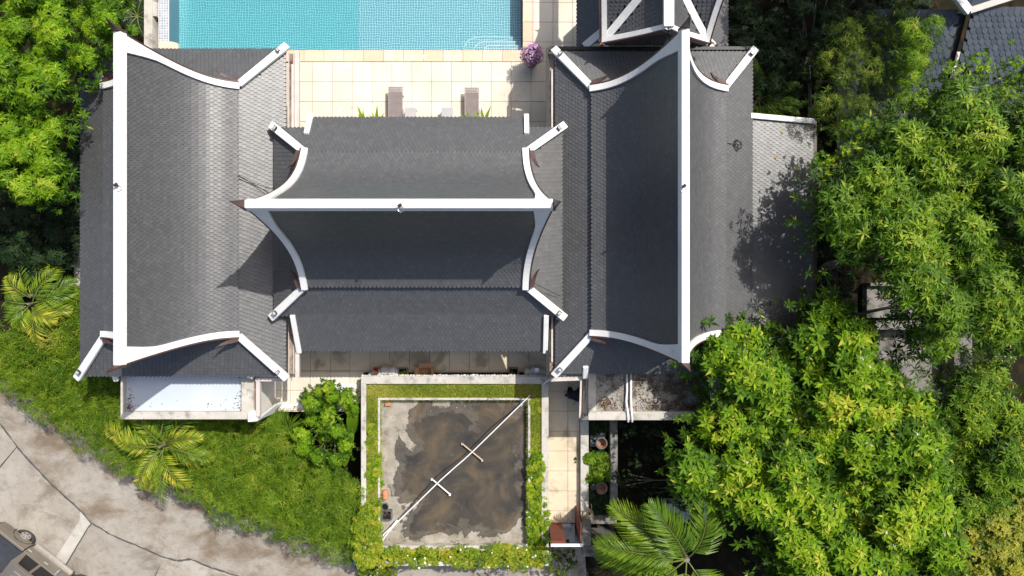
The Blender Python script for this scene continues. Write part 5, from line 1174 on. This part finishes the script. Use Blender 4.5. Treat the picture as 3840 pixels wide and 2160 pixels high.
palm('areca_palm','large areca palm with arching yellow-tipped fronds at the left edge',(c[0]-.1,c[1],GZ),c,
     [(a+RNG.uniform(-9,9),1.2+1.0*RNG.random(),60-40*RNG.random(),-35-30*RNG.random(),.4+.35*RNG.random(),.3*RNG.random(),RNG.uniform(-30,30)) for a in (0,24,50,78,105,140,175,225,255,285,318,342)],.60,.07,M['palm'],.06,20,.35)
c=W(100,610,.2)
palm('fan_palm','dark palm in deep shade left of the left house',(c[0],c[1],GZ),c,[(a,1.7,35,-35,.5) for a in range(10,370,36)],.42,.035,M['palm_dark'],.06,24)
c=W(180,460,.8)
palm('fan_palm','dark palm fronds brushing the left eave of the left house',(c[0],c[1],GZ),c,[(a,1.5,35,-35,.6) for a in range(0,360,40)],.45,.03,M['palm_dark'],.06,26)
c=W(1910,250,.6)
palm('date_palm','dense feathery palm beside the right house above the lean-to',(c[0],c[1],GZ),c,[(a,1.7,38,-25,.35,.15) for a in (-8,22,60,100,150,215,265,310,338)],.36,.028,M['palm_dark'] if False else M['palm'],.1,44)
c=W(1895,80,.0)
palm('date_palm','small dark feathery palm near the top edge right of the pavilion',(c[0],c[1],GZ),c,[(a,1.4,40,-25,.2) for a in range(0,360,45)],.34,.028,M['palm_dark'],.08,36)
c=W(1850,1000,2.2)
palm('shade_palm','thin palm fronds half hidden under the big tree beside the cracked roof',(c[0],c[1],GZ),c,[(a,1.7,25,-35,.45,.3) for a in (95,140,165,185,205,235,300,350)],.45,.028,M['palm'],.07,34)
c=W(2110,1480,1.8)
palm('shade_palm','palm fronds showing under the big tree at the bottom edge',(c[0],c[1],GZ),c,[(a,1.9,30,-35,.35) for a in (20,55,80,110,140,175,215,300)],.5,.035,M['palm'],.08,34)

# feathery bamboo hedge between the left house and the road
hp=[(-120,860),(60,835),(150,745),(206,735),(206,930),(300,935),(302,1052),(500,1065),(640,1066),(700,1048),(745,1150),(840,1185),(896,1240),(890,1372),(830,1375),(700,1325),(560,1280),(430,1205),(330,1178),(250,1108),(130,1045),(60,992),(0,945),(-120,880)]
def hedge_h(x,y): return .05+.28*np.sin(x*1.3+.5)*np.cos(y*1.1)+.22*np.sin(x*2.7+y*1.9)+.15*np.sin(x*4.1-y*3.3)
poly=[W(x,y,.45)[:2] for x,y in hp]
hg=thing('bamboo_hedge','feathery bright green bamboo hedge along the road beside the left house','hedge',(-13.5,-7.5,GZ))
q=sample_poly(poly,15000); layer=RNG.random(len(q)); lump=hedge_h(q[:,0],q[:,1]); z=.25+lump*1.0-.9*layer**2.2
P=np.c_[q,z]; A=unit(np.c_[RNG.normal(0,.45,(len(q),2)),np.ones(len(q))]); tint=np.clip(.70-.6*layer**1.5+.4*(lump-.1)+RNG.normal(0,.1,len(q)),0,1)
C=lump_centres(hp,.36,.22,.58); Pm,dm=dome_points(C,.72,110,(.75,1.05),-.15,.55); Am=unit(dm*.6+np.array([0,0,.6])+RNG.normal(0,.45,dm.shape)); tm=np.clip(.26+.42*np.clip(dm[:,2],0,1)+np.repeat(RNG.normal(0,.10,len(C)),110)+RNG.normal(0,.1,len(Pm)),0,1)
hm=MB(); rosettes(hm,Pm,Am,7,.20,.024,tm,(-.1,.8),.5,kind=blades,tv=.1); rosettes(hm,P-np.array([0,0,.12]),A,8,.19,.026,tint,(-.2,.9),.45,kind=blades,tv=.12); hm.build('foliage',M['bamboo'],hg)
stm=MB(); 
for p in q[::60]: stm.tube([(p[0],p[1],GZ),(p[0]+RNG.uniform(-.1,.1),p[1]+RNG.uniform(-.1,.1),-.5)],.012,5)
stm.build('stem',M['bark'],hg)
# leafy shrub, dracaena and banana leaves left of the garage
def small_shrub(name,label,Cs,r,per,mat,style,cat='shrub',flowers=0,fmat='petal_white'):
    b=Cs.mean(0); return tree(name,label,cat,(b[0],b[1],GZ),Cs,r,per,style,mat,trunk_r=.05,limb=.025,flowers=flowers)
C=lump_centres([(760,1000),(790,985),(835,975),(870,995),(890,1040),(885,1100),(880,1150),(830,1165),(780,1140),(755,1080)],.55,.75,.50)
small_shrub('leafy_shrub','leafy dark and lime green shrub beside the left garage wall',C,.32,62,M['leaf_lime'],st_small)
C=np.array([W(800,985,.9),W(775,1000,.6),W(825,975,1.0),W(812,1150,.4)]); small_shrub('leafy_shrub','upright leafy sprigs poking over the white ledge',C,.2,40,M['leaf_bright'],st_small)
c=W(728,1075,.2); t=thing('spiky_plant','spiky dracaena with narrow radiating leaves below the white ledge','plant',(c[0],c[1],GZ)); m=MB(); m.tube([(c[0],c[1],GZ),c],.04,8); m.build('stem',M['bark'],t)
m=MB(); k=np.array([c]*3)+np.array([[0,0,0],[0,0,.06],[0,0,.12]]); rosettes(m,k,np.array([[0,0,1.]]*3),22,.62,.035,np.array([.4,.5,.6]),(-.1,.8),.3); m.build('leaf_rosette',M['leaf_deep'],t)
def banana(label,base,specs):
    t=thing('banana_plant',label,'plant',(base[0],base[1],GZ)); m=MB(); m.tube([(base[0],base[1],GZ),(base[0],base[1],base[2])],[.1,.06],9); m.build('stem',M['frond_stem'],t)
    for az,L,w_,e0,e1 in specs:
        m=MB(); n=12; p=Vector(base); vs=[]; a=math.radians(az); sd=Vector((-math.sin(a),math.cos(a),0))
        for i in range(n+1):
            e=math.radians(e0+(e1-e0)*i/n); f=i/n; ww=w_*math.sin(math.pi*min(1,.08+f*.92))**.6
            vs+=[tuple(p+sd*ww/2+Vector((0,0,ww*.12))),tuple(p),tuple(p-sd*ww/2+Vector((0,0,ww*.12)))]
            p=p+Vector((math.cos(a)*math.cos(e),math.sin(a)*math.cos(e),math.sin(e)))*(L/n)
        f=[]
        for i in range(n):
            for j in range(2): f.append((3*i+j,3*i+3+j,3*i+4+j,3*i+1+j))
        m.add(vs,f,.55); m.build('leaf',M['leaf_deep'],t,smooth=True)
b=W(885,1090,-.1); banana('banana plant with broad dark leaves against the left garage wall',(b[0],b[1],-.2),((80,1.5,.5,40,-10),(258,1.5,.38,35,-30),(150,.8,.3,50,-20)))
b=W(352,85,-.6); banana('banana leaf reaching toward the pool overflow wall',(b[0]-.7,b[1]-.1,-.5),((5,.8,.22,20,-20),(170,.9,.25,40,-20),(100,.9,.25,40,-10)))
c=W(345,40,-.4); palm('fern_palm','dark feathery fronds in the shade left of the pool wall',(c[0],c[1],GZ),c,[(a,1.0,40,-30,.4) for a in range(20,360,45)],.28,.03,M['palm_dark'],.05,22)
# yellow-green duranta spilling over the garage front
def strip_shrub(label,poly,z,n_sep,per,mat,flowers=0,r=.2):
    C=lump_centres(poly,z,.07,n_sep); b=C.mean(0); t=thing('edging_shrub',label,'shrub',(b[0],b[1],.5)); cr=MB(); P,d=dome_points(C,r,per); A=unit(d*.6+np.array([0,0,.9])+RNG.normal(0,.3,d.shape))
    rosettes(cr,P,A,6,.075,.034,np.clip(.45+.3*d[:,2]+RNG.normal(0,.15,len(P))+np.repeat(RNG.normal(0,.18,len(C)),per),0,1),(.0,.7),.25); cr.build('foliage',mat,t)
    if flowers:
        fl=MB(); k=RNG.permutation(len(P))[:flowers]; rosettes(fl,P[k]+np.array([0,0,.04]),A[k],5,.05,.04,np.full(flowers,.9),(.1,.5)); fl.build('blossom',M['petal_white'],t)
strip_shrub('yellow-green flowering shrub trailing over the front edge of the garage roof',[(960,1385),(1370,1378),(1378,1410),(1330,1425),(1250,1420),(1150,1418),(1060,1415),(980,1420)],.76,.22,46,M['leaf_creeper'],28,.25)
strip_shrub('golden shrub covering the lower left corner of the garage roof',[(918,1270),(950,1262),(955,1350),(960,1420),(905,1425),(888,1370),(900,1310)],.78,.20,46,M['leaf_creeper'],4)
strip_shrub('lime green creeper filling the right planter of the garage roof',[(1334,1130),(1366,1130),(1372,1250),(1380,1330),(1380,1410),(1330,1415),(1326,1300),(1332,1200)],.62,.20,46,M['leaf_bright'],4,.15)
strip_shrub('low lime green clump midway along the left planter of the garage roof',[(922,1160),(952,1150),(956,1225),(925,1235)],.58,.18,46,M['leaf_bright'],0,.15)
strip_shrub('thin green creeper in the upper part of the left garage planter',[(920,1010),(950,1008),(953,1150),(922,1155)],.55,.20,40,M['leaf_creeper'],0,.13)
strip_shrub('thin green creeper in the upper part of the right garage planter',[(1336,1010),(1360,1010),(1364,1130),(1338,1130)],.55,.20,40,M['leaf_creeper'],0,.12)
strip_shrub('small white-flowered shrub at the foot of the garage beside the road',[(915,1432),(985,1428),(1000,1480),(905,1480)],-.6,.2,46,M['leaf_mid'],24)
C=lump_centres([(1480,1150),(1530,1145),(1535,1195),(1480,1200)],.15,.1,.25); small_shrub('round_shrub','round green shrub between the two vent pots',C,.25,70,M['leaf_deep'],st_small)
C=lump_centres([(1485,1245),(1535,1240),(1530,1290),(1490,1295)],.0,.1,.25); small_shrub('round_shrub','dark green shrub below the lower vent pot',C,.22,60,M['leaf_dark'],st_small)
C=lump_centres([(1485,1062),(1535,1062),(1535,1085),(1485,1085)],.0,.1,.25); small_shrub('round_shrub','dark green shrub tucked under the cracked roof edge',C,.2,50,M['leaf_dark'],st_small)
C=np.array([W(x,y,.3) for x,y in ((1400,1395),(1420,1410),(1385,1430),(1440,1420),(1430,1390),(1410,1440))]); tree('twiggy_shrub','sparse twiggy shrub in front of the gate at the bottom edge','shrub',(1.9,-11.6,RZ),C,.25,9,st_small,M['leaf_mid'],trunk_r=.03,limb=.02)
C=np.array([W(x,y,1.0) for x,y in ((1690,1325),(1710,1340),(1700,1310))]); tree('red_shrub','small reddish shrub beside the coconut palm','shrub',(6.2,-8.9,GZ),C,.3,40,lambda mb,P,A,t: rosettes(mb,P,A,6,.10,.02,t,(0,.7),.3),M['dead_leaf'],trunk_r=.04,limb=.02)
# hedge block and garden walls at the far right
C=lump_centres([(2498,835),(2532,835),(2535,1000),(2498,1005)],.3,.08,.28); t=thing('clipped_hedge','clipped green hedge with tiny white flowers beyond the concrete yard','hedge',(18.2,-3.0,GZ)); cr=MB(); P,d=dome_points(C,.3,110)
rosettes(cr,P,d+np.array([0,0,.5]),5,.06,.035,np.clip(.4+.3*d[:,2]+RNG.normal(0,.15,len(P)),0,1),(0,.6)); cr.build('foliage',M['leaf_mid'],t); fl=MB(); k=RNG.permutation(len(P))[:90]; rosettes(fl,P[k]+np.array([0,0,.05]),d[k],5,.045,.04,np.full(90,.9),(0,.4)); fl.build('blossom',M['petal_white'],t)
a=W(2190,808,-.3); b=W(2480,1010,-.3); yard=thing('walled_yard','concrete walled yard glimpsed between the trees on the right','yard',((a[0]+b[0])/2,(a[1]+b[1])/2,GZ))
for (x0,x1,y0,y1) in ((a[0],b[0],a[1]-.35,a[1]),(a[0],a[0]+.3,b[1],a[1]-.352),(b[0]-1.3,b[0]-1.05,b[1],a[1]-.352)):
    m=MB(); m.box(x0,x1,y0,y1,GZ,-.3); m.build('wall',M['concrete_dark'],yard,bevel=.012)
m=MB(); m.box(a[0]+.3,b[0],b[1],a[1]-.352,GZ,GZ+.15); m.build('yard_floor',M['concrete_dark'],yard)  # yard walls and floor: shade under the trees put into the concrete colour
a=W(2190,720,-.6); b=W(2340,800,-.6); m=MB(); m.box(a[0],b[0],b[1],a[1],GZ,-.9); m.box(a[0],b[0],a[1]+.01,a[1]+.15,GZ,-.6); tag(m.build('low_plinth',M['concrete_dark'],bevel=.01),'dark tiled plinth behind the concrete yard','plinth')  # plinth darkened in colour to stand for its shade
a=W(1650,1268,-.5); b=W(1780,1315,-.5); m=MB(); m.box(a[0],b[0],b[1],a[1],GZ,-.5); tag(m.build('shed_roof',M['roof_paint'],bevel=.01),'small pale metal roof between the coconut palm and the big tree','roof')
t=thing('leaning_tree','pale leaning tree in the shade between the lean-to and the glossy tree','tree',(12.4,.5,GZ)); m=MB(); m.tube([(12.4,.5,GZ),W(2050,690,-.2),W(2085,668,1.5),W(2140,655,1.9),W(2190,638,2.3),W(2225,632,2.8)],[.18,.17,.16,.15,.14,.13],10); m.build('trunk',M['bark'],t,smooth=True)
m=MB(); P,d=dome_points(np.array([W(2245,628,3.1),W(2270,640,3.2)]),.5,30); st_plum(m,P,d+np.array([0,0,.6]),np.full(len(P),.3)); m.build('crown',M['leaf_deep'],t)
m=MB(); m.tube([W(2160,790,.6),W(2230,775,1.0),W(2290,770,1.5)],[.07,.06,.05],8); m.tube([W(2160,790,.6),W(2110,800,GZ+.02)],[.07,.08],8); tag(m.build('bare_branch',M['bark'],smooth=True),'thin dark branch above the dark plinth behind the yard','branch')
a=W(186,530,-.2); m=MB(); m.box(a[0],a[0]+.25,W(0,735,-.2)[1],W(0,525,-.2)[1],GZ,-.2); tag(m.build('garden_wall',M['concrete'],bevel=.01),'narrow old concrete wall along the left house plinth','wall')
a=W(40,740,-.9); m=MB(); m.box(a[0],a[0]+2.6,a[1]-.1,a[1],GZ,-.9); tag(m.build('garden_kerb',M['concrete_dark'],bevel=.01),'low concrete kerb behind the large left palm','kerb')
# purple flowers in a tall pot
c=N(1996,201,1.15); t=thing('flower_pot','tall pot overflowing with purple flowers at the pool corner','flower pot',(c[0],c[1],0)); m=MB(); m.lathe((c[0],c[1],.002),[(.20,0),(.26,.5),(.30,.75),(.27,.75),(.22,.6)],20); m.build('pot_body',M['concrete_dark'],t)
q=np.array([[c[0],c[1],1.0]]); m=MB(); P,d=dome_points(q,.42,420,(.5,1.0),-.6,.8); rosettes(m,P,d+np.array([0,0,.3]),5,.075,.03,np.clip(.3+.3*d[:,2]+RNG.normal(0,.15,len(P)),0,1),(0,.7)); m.build('foliage',M['leaf_mid'],t)
m=MB(); P,d=dome_points(q,.46,520,(.78,1.16),-.3,.85); k=RNG.random(len(P))<.62; rosettes(m,P[k],d[k]+np.array([0,0,.4]),5,.05,.045,np.clip(RNG.normal(.55,.25,k.sum()),0,1),(.1,.4)); m.build('blossom',M['petal'],t)
# potted plants under the eave
for lab,u,v in (('leftmost of the leafy plants under the terrace eave',1358,436),('leafy plant under the eave just left of the left lounger',1405,438),('leafy plant under the eave at the foot of the right lounger',1755,440),('rightmost of the leafy plants under the terrace eave',1812,434)):
    c=N(u,v+22,.75); t=pot('potted_plant',lab,(c[0],c[1],0),.15,.3,M['terracotta'],cat='potted plant',group='plants under the terrace eave'); m=MB(); rosettes(m,np.array([[c[0],c[1],.28],[c[0],c[1]+.02,.34]]),np.array([[0,.35,1.]]*2),7,.62,.10,np.array([.6,.75]),(.5,1.1),.2); m.build('foliage',M['leaf_bright'],t)
for tt,pp,mm,n_ in ((tr1,tp1,'leaf_bright',26),(tr2,tp2,'grass',10)):
    m=MB(); k=np.c_[pp[0]+RNG.uniform(-.12,.12,n_),pp[1]+RNG.uniform(-.16,.02,n_),np.full(n_,.2)]; rosettes(m,k,np.array([[0,-.1,1.]]*n_),8,.16,.03 if mm!='grass' else .012,RNG.uniform(.4,.9,n_),(.4,1.2)); m.build('foliage',M[mm],tt)
# turf on the garage planters
gr=MB(); k=26000; parts=((ox0+.15,ox1-.25,iy1+K*.5,oy1-T,.34),(ox0+.12,ix0-K*.3,oy0+.3,iy1+K,.33),(ix1+K*.2,ox1-.22,oy0+.3,iy1+K,.33))
for (x0,x1,y0,y1,f) in parts:
    n_=int(k*f); q=np.c_[RNG.uniform(x0,x1,n_),RNG.uniform(y0,y1,n_),np.full(n_,gz+.03)]; pn=np.sin(q[:,0]*2.1)*np.cos(q[:,1]*1.7)+np.sin(q[:,0]*.9+q[:,1]*3)
    rosettes(gr,q,unit(np.c_[RNG.normal(0,.3,(n_,2)),np.ones(n_)]),3,.15,.018,np.clip(.5+.16*pn+RNG.normal(0,.15,n_)+.15,0,1),(.15,1.0),.35,kind=blades)
tag(gr.build('grass',M['grass']),'rough yellow-green grass growing in the garage roof planters','grass',kind='stuff')
# leaf litter
def litter(name,label,pts,mat,L=.09,W_=.03):
    m=MB(); n_=len(pts); an=RNG.uniform(0,6.28,n_); D=np.c_[np.cos(an),np.sin(an),RNG.normal(0,.12,n_)]; leaves(m,pts,D,np.c_[RNG.normal(0,.25,(n_,2)),np.ones(n_)],L*RNG.uniform(.6,1.3,n_),W_*RNG.uniform(.7,1.3,n_),RNG.random(n_),.15,.2); return tag(m.build(name,mat),label,'leaf litter',kind='stuff')
def lean_z(x): return 2.93+(2.45-2.93)*(x-lx0)/(lx1-lx0)+.035
n_=620; x=lx0+.2+RNG.beta(2.0,1.1,n_)*(lx1-lx0-.3); y=ly0+.05+RNG.exponential(.42,n_); k=y<ly1-.3; x,y=x[k],y[k]; litter('roof_litter','brown dead leaves gathered at the lower end of the lean-to roof',np.c_[x,y,lean_z(x)+.004],M['dead_leaf'])
i0=W(1498,1033,2.25); i1=W(1790,1033,2.25); n_=1000; x=i0[0]+.05+RNG.random(n_)**.55*(i1[0]-i0[0]-.1); y=np.where(RNG.random(n_)<.4,i0[1]+.04+RNG.exponential(.2,n_),RNG.uniform(i0[1]+.05,-2.9,n_)); y=np.minimum(y,-2.7)
litter('roof_litter','dead leaves scattered over the cracked annex roof',np.c_[x,y,np.full(n_,2.262)],M['dead_leaf'],.08,.025)
dr=W(1528,1027,2.26); n_=160; q=RNG.normal(0,.16,(n_,2)); litter('roof_litter','ring of dead leaves round the cracked roof drain',np.c_[dr[0]+q[:,0],np.maximum(dr[1]+.05+np.abs(q[:,1]),i0[1]+.04),np.full(n_,2.27)],M['dead_leaf'],.08,.025)
i0=W(318,1033,2.25); i1=W(612,1033,2.25); q=np.concatenate([np.c_[i0[0]+.06+RNG.exponential(.07,60),i0[1]+.05+RNG.exponential(.28,60)],np.c_[i1[0]-.06-RNG.exponential(.08,45),i0[1]+.05+RNG.exponential(.35,45)],np.c_[RNG.uniform(i0[0],i1[0],12),i0[1]+RNG.uniform(.05,.4,12)]]); q[:,1]=np.minimum(q[:,1],-2.6)
litter('roof_litter','dark dead leaves in the corners of the pale blue annex roof',np.c_[q,np.full(len(q),2.262)],M['dead_leaf'],.09,.025)
for (x,y) in ((1960,332),(2010,430),(1995,497),(1960,620),(2018,572),(2035,610),(2040,632),(1966,655),(2020,690),(2012,720),(1945,395),(1985,540)):
    p=W(x,y,2.6); m=MB(); z_=lean_z(p[0])+.01; an=RNG.uniform(0,6.28); leaves(m,np.array([[p[0],p[1],z_]]),np.array([[math.cos(an),math.sin(an),.0]]),np.array([[.1,.05,1.]]),np.array([.17]),np.array([.06]),np.array([RNG.random()]),.1,.2)
    tag(m.build('fallen_leaf',M['yellow_fallen']),'yellow fallen leaf lying on the lean-to roof','leaf','yellow leaves on the lean-to roof')
# loose black wires on the roofs
def wire(label,pts,r=.012): m=MB(); m.tube(pts,r,5); tag(m.build('loose_wire',M['cable']),label,'wire')
cz=3.42; c=W(1855,365,cz)
wire('tangled coil of black wire on the right house lower roof',[W(1830,360,3.6)]+[(c[0]+(.12+.05*math.sin(k*1.7))*math.cos(k*.62),c[1]+(.16+.05*math.cos(k*1.3))*math.sin(k*.62),cz+.06) for k in range(38)])
wire('upper slack black wire between the left and centre roofs',[W(598,443,4.05),W(630,458,3.75),W(670,472,3.6),W(692,474,4.05)]); wire('lower slack black wire between the left and centre roofs',[W(598,440,4.05),W(640,464,3.72),W(676,486,3.55),W(715,470,4.2)])
wire('black wire from the centre house corner to its right eave',[W(1340,710,4.5),W(1375,728,4.2),W(1410,745,3.75)])

# dry leaves blown over the terrace and the road
q=np.array([W(900+RNG.normal(0,22),262+RNG.normal(0,16),.0) for _ in range(46)]); q[:,2]=.006; q=q[q[:,1]<9]
litter('terrace_litter','thin dry leaves on the terrace left of the left lounger',q,M['dead_leaf'],.06,.014)
q=np.array([W(RNG.uniform(1250,1380),RNG.uniform(170,290),.0) for _ in range(26)]); q[:,2]=.006
litter('terrace_litter','few dry leaves on the shaded right end of the terrace',q,M['dead_leaf'],.06,.02)
q=np.concatenate([[W(x+RNG.normal(0,14),y+RNG.normal(0,12)+22,RZ) for _ in range(7)] for x,y in ((130,1060),(250,1130),(340,1190),(430,1235),(560,1300),(700,1350),(800,1390),(60,1000))]); q[:,2]=RZ+.012
litter('road_litter','dry leaves scattered on the road along the hedge',q,M['dead_leaf'],.09,.03)
